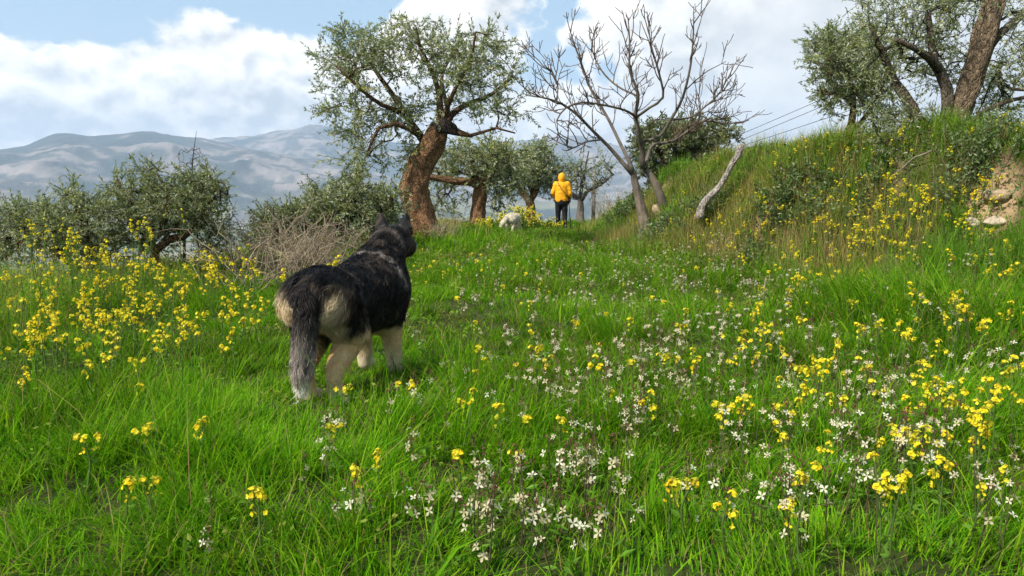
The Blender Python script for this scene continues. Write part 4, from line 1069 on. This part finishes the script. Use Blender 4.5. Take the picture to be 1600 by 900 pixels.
def vert_normals(V, Fq):
    a, b, c = V[Fq[:, 0]], V[Fq[:, 1]], V[Fq[:, 2]]; fn = np.cross(b - a, c - a); nv = np.zeros_like(V)
    for k in range(4): np.add.at(nv, Fq[:, k], fn)
    return nrm(nv)
def fur(g, V, Fq, Nv, n, comb, length, width, colf, rg, lift=.35, seg=3):
    """short ribbons of hair laid along the coat"""
    a, b, c = V[Fq[:, 0]], V[Fq[:, 1]], V[Fq[:, 2]]; ar = np.linalg.norm(np.cross(b - a, c - a), axis=1)
    f = rg.choice(len(Fq), n, p=ar / ar.sum()); u = rg.random((n, 1)); v = rg.random((n, 1))
    q = (V[Fq[f, 0]] * (1 - u) + V[Fq[f, 1]] * u) * (1 - v) + (V[Fq[f, 3]] * (1 - u) + V[Fq[f, 2]] * u) * v
    nn = nrm(Nv[Fq[f]].mean(1)); L = length(q, nn) * (.65 + .6 * rg.random(n)); cm = comb(q, nn); cm = nrm(cm - nn * (cm * nn).sum(1, keepdims=True))
    cl = vnoise(q[:, 0] * 38 + 9, q[:, 2] * 38 + q[:, 1] * 21) - .5
    side = np.cross(nn, cm)
    d0 = nrm(cm + nn * lift * 1.6 + rg.normal(size=(n, 3)) * .16 + side * cl[:, None] * 1.5); d1 = nrm(cm + nn * lift * .35 + rg.normal(size=(n, 3)) * .15 + side * cl[:, None] * 2.0 - np.array((0, 0, .25)))
    s = nrm(np.cross(d0, nn + rg.normal(size=(n, 3)) * .5)); w = width * (.7 + .6 * rg.random(n))[:, None]
    p0 = q - nn * .004; p1 = p0 + d0 * L[:, None] * .5; p2 = p1 + d1 * L[:, None] * .5
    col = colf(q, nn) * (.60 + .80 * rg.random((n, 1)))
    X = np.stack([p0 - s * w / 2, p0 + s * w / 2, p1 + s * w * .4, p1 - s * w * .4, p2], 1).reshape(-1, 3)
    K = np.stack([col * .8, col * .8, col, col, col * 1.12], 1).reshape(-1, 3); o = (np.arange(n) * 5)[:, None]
    g.add(X, [o + np.array([0, 1, 2, 3]), o + np.array([3, 2, 4])], K)
def mat_fur(name, spec=.4):
    m, t, o = mat_new(name); c = attr_col(t)
    p = N(t, 'ShaderNodeBsdfPrincipled'); link(t, c, p.inputs['Base Color']); p.inputs['Roughness'].default_value = .5; p.inputs['Specular IOR Level'].default_value = spec
    p.inputs['Sheen Weight'].default_value = .0; p.inputs['Sheen Roughness'].default_value = .5
    link(t, p.outputs[0], o.inputs[0]); return m
M_fur = mat_fur('fur', .16)
def sm(x, a, b): return sstep(x, a, b)[..., None] if np.ndim(x) else sstep(x, a, b)
def mixv(a, b, f): return a + (b - a) * f

# ------------------------------------------------------------------ the big black dog, seen from behind
def black_dog():
    rg = np.random.default_rng(88); sx = 1.0
    head_c = np.array((.880, -.035, .738))
    legs = []
    hr = [(.03, -.085, .50), (.10, -.098, .37), (.125, -.095, .315), (-.02, -.085, .195), (-.035, -.082, .165), (.00, -.08, .05)]
    hl = [(.03, .085, .50), (.13, .098, .37), (.165, .095, .315), (.03, .088, .195), (.015, .085, .165), (.05, .085, .05)]
    rr = [.108, .096, .074, .044, .036, .037]
    fr = [(.66, -.085, .46), (.625, -.105, .34), (.66, -.10, .20), (.675, -.10, .14), (.685, -.10, .05)]
    fl = [(.66, .085, .46), (.65, .105, .34), (.72, .10, .20), (.735, .10, .14), (.75, .10, .05)]
    rf = [.10, .070, .052, .047, .044]
    pr = [('c', [(-.01, 0, .515), (.14, 0, .495), (.34, 0, .465), (.54, 0, .47), (.68, 0, .50)], [.128, .148, .172, .195, .180], .08),
          ('e', (.03, 0, .54), (.13, .15, .12), .06), ('e', (.60, 0, .40), (.19, .16, .155), .06), ('e', (.36, 0, .40), (.20, .14, .13), .06),
          ('c', [(.66, 0, .55), (.74, -.005, .625), (.82, -.02, .69)], [.150, .124, .104], .06),
          ('e', tuple(head_c), (.105, .095, .088), .05),
          ('e', (.90, -.115, .70), (.055, .045, .055), .04), ('e', (.93, .045, .70), (.05, .045, .05), .04),
          ('c', [(.93, -.048, .715), (1.02, -.075, .692), (1.055, -.085, .688)], [.058, .038, .028], .03),
          ('c', [(.95, -.055, .68), (1.03, -.08, .668)], [.035, .022], .02),
          ('c', hr, rr, .05), ('c', hl, rr, .05), ('c', fr, rf, .05), ('c', fl, rf, .05)]
    for ft in (hr[-1], hl[-1], fr[-1], fl[-1]):
        x, y, z = ft; pr.append(('e', (x + .035, y, .035), (.058, .042, .036), .02))
        for k in (-1, 0, 1): pr.append(('e', (x + .075 - abs(k) * .01, y + k * .022, .026), (.024, .013, .022), .008))
    for s in (-1, 1):     # ears
        b = head_c + (-.005, s * .060, .045); t = b + (.010, s * .016, .100)
        for k in (-1, -.5, 0, .5, 1): pr.append(('c', [b + np.array((-.004, k * .042, 0)), t + (0, k * .010, -abs(k) * .016)], [.018, .012], .006))
    tail = [(-.09, .0, .575), (-.135, -.012, .54), (-.160, -.020, .45), (-.168, -.012, .34), (-.165, .008, .22), (-.16, .018, .12)]
    pr.append(('c', tail, [.040, .044, .042, .043, .037, .014], .03))
    V, Fq = body_mesh(pr, .0105); Nv = vert_normals(V, Fq)
    black = np.array((.0065, .0050, .0045)); grey = np.array((.20, .165, .14)); cream = np.array((.74, .52, .26)); white = np.array((.84, .74, .56)); tan = np.array((.42, .21, .07)); dk = np.array((.045, .037, .034))
    TP = np.array(tail)
    def colf(q, nn=None):
        x, y, z = q.T; n1 = fbm(x * 14 + 3, z * 14 + y * 9, 3, 301); n2 = fbm(x * 45, z * 30 + y * 40, 2, 305)
        c = black + np.zeros_like(q)
        c = mixv(c, np.array((.095, .068, .050)), sm(n1 * .55 + n2 * .45, .50, .66) * .62)
        # pale band behind the shoulders
        bx = .63 + (z - .60) * -.25
        band = np.exp(-((x - bx) / .026) ** 2) * sstep(z, .44, .56) * sstep(n2, .25, .6)
        c = mixv(c, grey * 1.7, (band * .95)[:, None])
        band2 = np.exp(-((x - .80) / .018) ** 2) * sstep(z, .66, .74) * .5; c = mixv(c, grey, band2[:, None])
        # grey patch over the rump
        rump = np.exp(-(((x - .02) / .07) ** 2 + (y / .06) ** 2)) * sstep(z, .5, .6) * sstep(n1, .45, .62); c = mixv(c, grey, (rump * .7)[:, None])
        # belly and chest underside
        c = mixv(c, cream * .75, sm(z + (n1 - .5) * .05, .30, .255) * sm(x, -.05, .05))
        # cream breeches behind the thighs
        br = sstep(x + (n1 - .5) * .09 + (n2 - .5) * .05 + np.abs(y) * .25, .035, -.025) * sstep(z + (n1 - .5) * .10, .60, .53)
        c = mixv(c, mixv(cream * .9, white, .5 * n2[:, None]), (br * (.72 + .28 * sstep(n2, .3, .55)))[:, None])
        # legs
        legz = .36 + .07 * (n1 - .5)
        leg = sstep(z, legz + .03, legz - .03) * sstep(np.abs(y), .02, .06)
        hind = x < .35
        inner = np.where(hind, sstep(x - .16 * (z - .2) / .17 + (n2 - .5) * .03, .075, .015), 1.0)
        low = sstep(z, .275, .235)
        lc = mixv(cream * .95, white, sm(z, .20, .04) * .6) * (.78 + .4 * n2[:, None]); lc = mixv(lc, tan, (np.exp(-((z - .26) / .05) ** 2) * np.where(hind, .9, .15))[:, None] * sm(n2, .2, .7))
        c = mixv(c, lc, (leg * np.maximum(np.where(hind, inner, sstep(z, .30, .26)), low))[:, None])
        # cheeks, muzzle, brows
        hd = sstep(x, .93, .96) * sstep(z, .735, .70); c = mixv(c, white * .6, hd[:, None] * .8)
        # tail: dark root, grey middle, white tip, pale fringe
        dt = np.min([np.linalg.norm(q - p, axis=1) for p in resample(TP, np.ones(6), .02)[0]], 0)
        ont = sstep(x, -.095, -.118) * (dt < .085)
        tcol = mixv(black * 2.5 + np.zeros_like(q), grey * 1.25, sm(z + (n2 - .5) * .25, .47, .33)); tcol = mixv(tcol, white, sm(z + (n2 - .5) * .08, .235, .17))
        
        tcol = tcol * (.45 + 1.2 * sstep(n2, .3, .7))[:, None]
        c = mixv(c, tcol, ont[:, None]); return np.clip(c, .006, .9)
    def comb(q, nn):
        x, y, z = q.T; c = np.zeros_like(q); up = z > .40
        c[:, 0] = np.where(up, -1, -.15); c[:, 2] = np.where(up, -.45, -1); c[:, 1] = np.sign(y) * .1
        hd = x > .86; c[hd] = np.array((-1, 0, .2)); t = x < -.115; c[t] = np.array((-.15, .12, -1))
        nk = (x > .66) & ~hd & up; c[nk] = np.array((-.8, 0, -.8)); return c
    def length(q, nn):
        x, y, z = q.T
        L = np.where(z > .34, .042, .018); L = np.where((x > .60) & (x < .86) & (z > .45), .042, L); L = np.where(x > .84, .020, L); L = np.where(x > .93, .010, L)
        L = np.where((x > .84) & (z > .81), .008, L)
        L = np.where((x < .04) & (z > .34), np.where(z > .56, .028, .045), L); L = np.where(x < -.115, .058, L); L = np.where(z < .10, .011, L) ; L = np.where((x < -.03) & (x > -.115) & (np.abs(y) > .04) & (z > .33), .07, L)
        return L
    wx, wy = -.932, 3.50; th = R(90 - 12)
    root_loc = (wx, wy, float(terr(wx, wy)) - .03)
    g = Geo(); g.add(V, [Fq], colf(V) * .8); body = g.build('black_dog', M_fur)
    body.location = root_loc; body.rotation_euler = (0, 0, th); body.scale = (1.04,) * 3
    tag(body, 'big black husky dog with cream legs and bushy grey tail, looking up the path', 'dog')
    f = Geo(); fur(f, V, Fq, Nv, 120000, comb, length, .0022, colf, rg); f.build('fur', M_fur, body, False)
    eye = Geo(); e2 = Geo(); no = Geo()
    def ball(g, c, r, col, n=10):
        c = np.asarray(c, float); u = np.linspace(0, math.pi, n); tube(g, [c + np.array((0, 0, -r * math.cos(a))) for a in u], [max(r * math.sin(a), 1e-4) for a in u], col, 12, False)
    ball(eye, (.965, -.075, .752), .011, (.02, .012, .008)); ball(e2, (.970, -.005, .752), .011, (.02, .012, .008)); ball(no, (1.078, -.091, .70), .017, (.008, .008, .008))
    for gg, nm in ((eye, 'eye'), (e2, 'eye'), (no, 'nose')): gg.build(nm, M_gloss, body)
M_gloss = mat_fur('wet_dark', .6); M_gloss.node_tree.nodes['Principled BSDF'].inputs['Roughness'].default_value = .15
black_dog()

# ------------------------------------------------------------------ the white dog nosing in the grass further on
def white_dog():
    rg = np.random.default_rng(89)
    S = .92
    hip = [(.0, 0, .42), (.22, 0, .43), (.42, 0, .40)]
    def leg(x, y, z0, hind):
        return ('c', [(x, y, z0), (x + (.05 if hind else -.02), y * 1.05, .25), (x + (-.05 if hind else 0), y * 1.05, .13), (x - (.02 if hind else 0), y * 1.05, .03)], [.085 if hind else .065, .05, .032, .032], .05)
    pr = [('c', hip, [.145, .155, .15], .06), leg(0, -.09, .40, 1), leg(0.02, .09, .40, 1), leg(.42, -.085, .36, 0), leg(.46, .085, .36, 0),
          ('c', [(.44, 0, .44), (.58, .02, .34), (.66, .03, .22)], [.13, .10, .085], .05), ('e', (.70, .03, .17), (.09, .08, .075), .04), ('c', [(.74, .03, .14), (.83, .035, .08)], [.05, .03], .03),
          ('c', [(-.10, .02, .47), (-.18, .07, .42), (-.22, .14, .30), (-.20, .19, .20)], [.05, .065, .075, .05], .04)]
    for s in (-1, 1): pr.append(('c', [(.66, .03 + s * .06, .22), (.64, .03 + s * .11, .18), (.65, .03 + s * .12, .13)], [.025, .025, .012], .015))
    for x, y in ((-.02, -.095), (0, .095), (.42, -.09), (.46, .09)): pr.append(('e', (x + .03, y, .028), (.05, .038, .03), .02))
    V, Fq = body_mesh(pr, .0125); Nv = vert_normals(V, Fq)
    def colf(q, nn=None):
        n1 = fbm(q[:, 0] * 12, q[:, 2] * 12 + q[:, 1] * 8, 3, 401)[:, None]
        return mixv(np.array((.90, .84, .68)), np.array((.80, .70, .50)), n1)
    def comb(q, nn): c = np.zeros_like(q); c[:, 0] = -.7; c[:, 2] = -.7; return c
    b = P(797, 363, 20.6); th = R(90 - 22)
    g = Geo(); g.add(V, [Fq], colf(V)); o = g.build('white_dog', M_fur); o.location = (b[0], b[1], float(terr(b[0], b[1])) - .01); o.rotation_euler = (0, 0, th); o.scale = (S,) * 3
    tag(o, 'fluffy white dog sniffing in the grass, seen from behind left of the person', 'dog')
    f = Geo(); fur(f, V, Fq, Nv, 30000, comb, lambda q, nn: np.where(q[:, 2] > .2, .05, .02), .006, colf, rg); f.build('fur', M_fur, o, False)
    e = Geo()
    u = np.linspace(0, math.pi, 8)
    tube(e, [np.array((.865, .035, .075 - .016 * math.cos(a))) for a in u], [max(.016 * math.sin(a), 1e-4) for a in u], (.02, .015, .015), 10, False); e.build('nose', M_gloss, o)
white_dog()

# ------------------------------------------------------------------ the walker
def mat_cloth(name, col, rough=.7, bump=.3, scale=18):
    m = mat_rough(name, col, scale, .10, bump, scale, rough, spec=.25); return m
def walker():
    H = 1.70
    q0 = P(877, 359, 22.8); gx, gy = q0[0], q0[1]; gz = float(terr(gx, gy))
    # local: x right, y forward (away from the camera), z up
    skin = (.50, .32, .22)
    def arm(s, elbow, wrist): return [(s * .175, 0, 1.385), elbow, wrist]
    armR = arm(1, (.255, -.03, 1.12), (.262, .10, .93)); armL = arm(-1, (-.265, -.03, 1.12), (-.235, .14, .98))
    legR = [(.095, 0, .88), (.105, .02, .48), (.11, -.03, .09)]; legL = [(-.095, 0, .88), (-.10, .06, .48), (-.105, .10, .09)]
    def hand(w, s):
        w = np.array(w); out = [('c', [w, w + (0, .03, -.07)], [.026, .030], .02)]
        for k in range(4):
            b = w + (s * -.0 + (k - 1.5) * .004, .045 + (k - 1.5) * .016, -.085); L = (.065, .072, .068, .055)[k]
            out.append(('c', [b, b + (-s * .012, .004, -L * .5), b + (-s * .038, .006, -L * .75)], [.0095, .009, .008], .006))
        out.append(('c', [w + (-s * .01, .05, -.03), w + (-s * .022, .075, -.06), w + (-s * .03, .08, -.085)], [.012, .011, .009], .01)); return out
    bp = [('c', [(0, 0, .95), (0, .0, 1.15), (0, 0, 1.33)], [.13, .12, .14], .05), ('c', [(-.15, 0, 1.37), (.15, 0, 1.37)], [.07, .07], .05), ('c', [(0, 0, 1.40), (0, .02, 1.50)], [.055, .055], .03),
          ('e', (0, .02, 1.59), (.078, .098, .115), .03), ('c', [(0, .115, 1.585), (0, .133, 1.565)], [.012, .015], .015),
          ('c', armR, [.055, .042, .028], .03), ('c', armL, [.055, .042, .028], .03), ('c', legR, [.085, .058, .042], .04), ('c', legL, [.085, .058, .042], .04)] + hand(armR[-1], 1) + hand(armL[-1], -1)
    for s in (-1, 1): bp.append(('e', (s * .08, .02, 1.585), (.012, .02, .03), .01))
    for L in (legR, legL): bp.append(('c', [(L[-1][0], L[-1][1], .06), (L[-1][0], L[-1][1] + .12, .04)], [.04, .035], .03))
    V, Fq = body_mesh(bp, .0125)
    g = Geo(); g.add(V, [Fq], skin); body = g.build('person', mat_rough('skin', None, 6, .08, .05, 40, .55, spec=.35)); body.location = (gx, gy, gz); body.rotation_euler = (0, 0, R(-4))
    tag(body, 'person in a yellow hooded jacket and black trousers walking away with a pole', 'person')
    jk = [('c', [(-.05, 0, .93), (-.035, 0, 1.15), (-.05, 0, 1.32)], [.155, .145, .145], .05), ('c', [(.05, 0, .93), (.035, 0, 1.15), (.05, 0, 1.32)], [.155, .145, .145], .06), ('e', (0, 0, 1.12), (.20, .15, .26), .05), ('c', [(-.155, 0, 1.375), (.155, 0, 1.375)], [.085, .085], .05), ('c', [(0, -.01, 1.42), (0, .0, 1.47)], [.09, .075], .04),
          ('c', [armR[0], armR[1], tuple(np.array(armR[1]) * .12 + np.array(armR[2]) * .88)], [.088, .070, .050], .03), ('c', [armL[0], armL[1], tuple(np.array(armL[1]) * .12 + np.array(armL[2]) * .88)], [.088, .070, .050], .03)]
    V, Fq = body_mesh(jk, .0125)
    x, y, z = V.T; fold = (fbm(x * 9 + z * 4, z * 16 + y * 6, 3, 501) - .5) * .024; V = V + vert_normals(V, Fq) * fold[:, None]
    Y_ = (.80, .36, .008)
    cy_ = mat_cloth('yellow_jacket_fabric', Y_, .6)
    g = Geo(); g.add(V, [Fq], (1, 1, 1)); g.build('jacket', cy_, body)
    V, Fq = body_mesh([('e', (0, .0, 1.60), (.108, .125, .135), .03), ('c', [(0, -.02, 1.47), (0, -.02, 1.54)], [.085, .095], .04), ('e', (0, .075, 1.60), (.092, .07, .115), .03)], .0125)
    k = ~((V[Fq].mean(1)[:, 1] > .105)); g = Geo(); g.add(V, [Fq[k]], (1, 1, 1)); g.build('hood', cy_, body)
    tk = [('c', [(0, 0, .90), (0, 0, .85)], [.155, .155], .05), ('c', legR[:2] + [(legR[2][0], legR[2][1], .10)], [.112, .080, .062], .04), ('c', legL[:2] + [(legL[2][0], legL[2][1], .10)], [.112, .080, .062], .04)]
    V, Fq = body_mesh(tk, .0125); x, y, z = V.T; V = V + vert_normals(V, Fq) * ((fbm(x * 9, z * 18 + y * 6, 3, 505) - .5) * .018)[:, None]
    g = Geo(); g.add(V, [Fq], (1, 1, 1)); g.build('trousers', mat_cloth('black_trouser_fabric', (.012, .012, .014), .75), body)
    for L in (legR, legL):
        x, y, _ = L[-1]; V, Fq = body_mesh([('c', [(x, y - .03, .09), (x, y - .01, .05)], [.055, .05], .03), ('c', [(x, y, .045), (x, y + .16, .035)], [.052, .046], .03), ('e', (x, y + .06, .018), (.05, .15, .022), .01)], .0125)
        g = Geo(); g.add(V, [Fq], (.05, .045, .04)); g.build('shoe', mat_fur('shoe_leather', .3), body)
    # bag worn across the back on a thin strap
    M = body.matrix_basis if False else None
    bag = empty('shoulder_bag', (gx, gy, gz), 'small dark shoulder bag on a strap across the yellow jacket', 'bag', rz=R(-4))
    mb = mat_cloth('black_bag_fabric', (.03, .028, .025), .7)
    V, Fq = body_mesh([('e', (.225, .05, .96), (.045, .10, .09), .02), ('c', [(.225, -.03, .90), (.225, .12, .90)], [.04, .04], .03)], .0125); g = Geo(); g.add(V, [Fq], (1, 1, 1)); g.build('pouch', mb, bag)
    pts = [(-.12, .05, 1.47), (-.115, -.085, 1.44), (-.06, -.165, 1.33), (.03, -.185, 1.20), (.13, -.165, 1.08), (.215, -.08, .99), (.235, .02, .97)]
    p, r = resample(pts, [.012] * 7, .02); g = Geo(); tube(g, p, r, (1, 1, 1), 8); g.build('strap', mat_cloth('strap_webbing', (.10, .07, .03), .7), bag)
    # walking pole in the right hand
    pole = empty('walking_pole', (gx, gy, gz), 'thin grey walking pole in the right hand of the person', 'walking pole', rz=R(-4))
    w = np.array(armR[-1]) + (-.035, .045, -.11); tip = np.array((.30, .10, .0))
    g = Geo(); tube(g, [w, tip], [.013, .010], (.08, .08, .09), 8); g.build('shaft', M_fur, pole)
    g = Geo(); tube(g, [w + (0, 0, -.05), w + (0, 0, .0), w + (0, 0, .07), w + (0, .01, .09)], [.015, .018, .016, .02], (.02, .02, .02), 10); g.build('grip', M_fur, pole)
    g = Geo(); tube(g, [tip + (0, 0, .06), tip + (0, 0, .066)], [.03, .028], (.03, .03, .03), 12); g.build('basket', M_fur, pole)
walker()

# ------------------------------------------------------------------ rocks, post, cables
M_stone = mat_rough('pale_stone', None, 7, .25, .7, 22, .95)
def rock(px, py, Y, size, label, seed, col=(.50, .40, .29)):
    rg = np.random.default_rng(seed); b = P(px, py, Y) if Y else G(px, py); b = b.copy(); b[2] = float(terr(b[0], b[1])) + size[2] * .12
    n, m = 26, 15; u = np.linspace(0, 2 * math.pi, n, endpoint=False)[None]; v = np.linspace(-math.pi / 2, math.pi / 2, m)[:, None]
    d = np.stack([np.cos(v) * np.cos(u), np.cos(v) * np.sin(u), np.sin(v) + 0 * u], -1).reshape(-1, 3)
    r = np.ones(len(d))
    for k in range(30):
        a = nrm(rg.normal(size=3)); dd = d @ a; r = np.where(dd > .3, np.minimum(r, (.62 + .25 * rg.random()) / np.maximum(dd, .3)), r)
    r = r + (fbm(d[:, 0] * 4 + 9, d[:, 1] * 4 + d[:, 2] * 3, 4, seed) - .5) * .22
    V = d * r[:, None] * size; i = np.arange(m - 1)[:, None] * n; j = np.arange(n)[None]; j2 = (j + 1) % n
    g = Geo(); g.add(V, [np.stack([i + j, i + j2, i + n + j2, i + n + j], -1).reshape(-1, 4)], col); o = g.build('rock', M_stone); o.location = b
    tag(o, label, 'rock')
rock(1555, 318, None, (.17, .15, .10), 'pale brown rounded rock in the bank at the right edge, upper one', 1, (.40, .29, .18))
rock(1556, 362, None, (.17, .14, .09), 'pale flat rock half buried in grass under the upper rock at the right edge', 2)
rock(1520, 350, None, (.10, .10, .07), 'small pale stone lying left of the flat rock', 3)
rock(1036, 303, 15.6, (.30, .22, .24), 'sandy boulder between the two fig stems', 4, (.42, .31, .19))
rock(615, 378, 14.2, (.16, .12, .10), 'light stone at the foot of the leaning olive trunk', 6, (.45, .42, .38))
def post():
    b = P(927, 345, 30); b[2] = float(terr(b[0], b[1])); h = P(927, 262, 30)[2] - b[2]
    r = empty('utility_post', b, 'grey wooden post standing beyond the path right of the person', 'post')
    g = Geo(); tube(g, [(0, 0, -.2), (0, 0, h * .5), (.02, 0, h)], [.085, .075, .065], (.30, .27, .24), 12); g.build('shaft', M_bark, r)
    g = Geo(); tube(g, [(-.22, 0, h - .25), (.22, 0, h - .25)], [.03, .03], (.25, .23, .2), 6); g.build('crossbar', M_bark, r)
post()
def cable(a, b, label):
    A = P(*a); B = P(*b); A2 = A + (A - B) * .6; B2 = B + (B - A) * 3.0; t = np.linspace(0, 1, 60)[:, None]; p = A2 * (1 - t) + B2 * t
    L = np.linalg.norm(B2 - A2); p[:, 2] -= (4 * t * (1 - t))[:, 0] * L * .006
    o = A2.copy(); g = Geo(); tube(g, p - o, np.full(60, .017), (.10, .10, .11), 5); ob = g.build('power_cable', M_fur); ob.location = o; tag(ob, label, 'cable')
cable((1140, 215, 46), (1262, 160, 40), 'uppermost thin cable crossing the sky over the bank')
cable((1140, 224, 46), (1262, 171, 40), 'middle thin cable crossing the sky over the bank')
cable((1140, 232, 45), (1275, 185, 39), 'lowest thin cable crossing the sky over the bank')
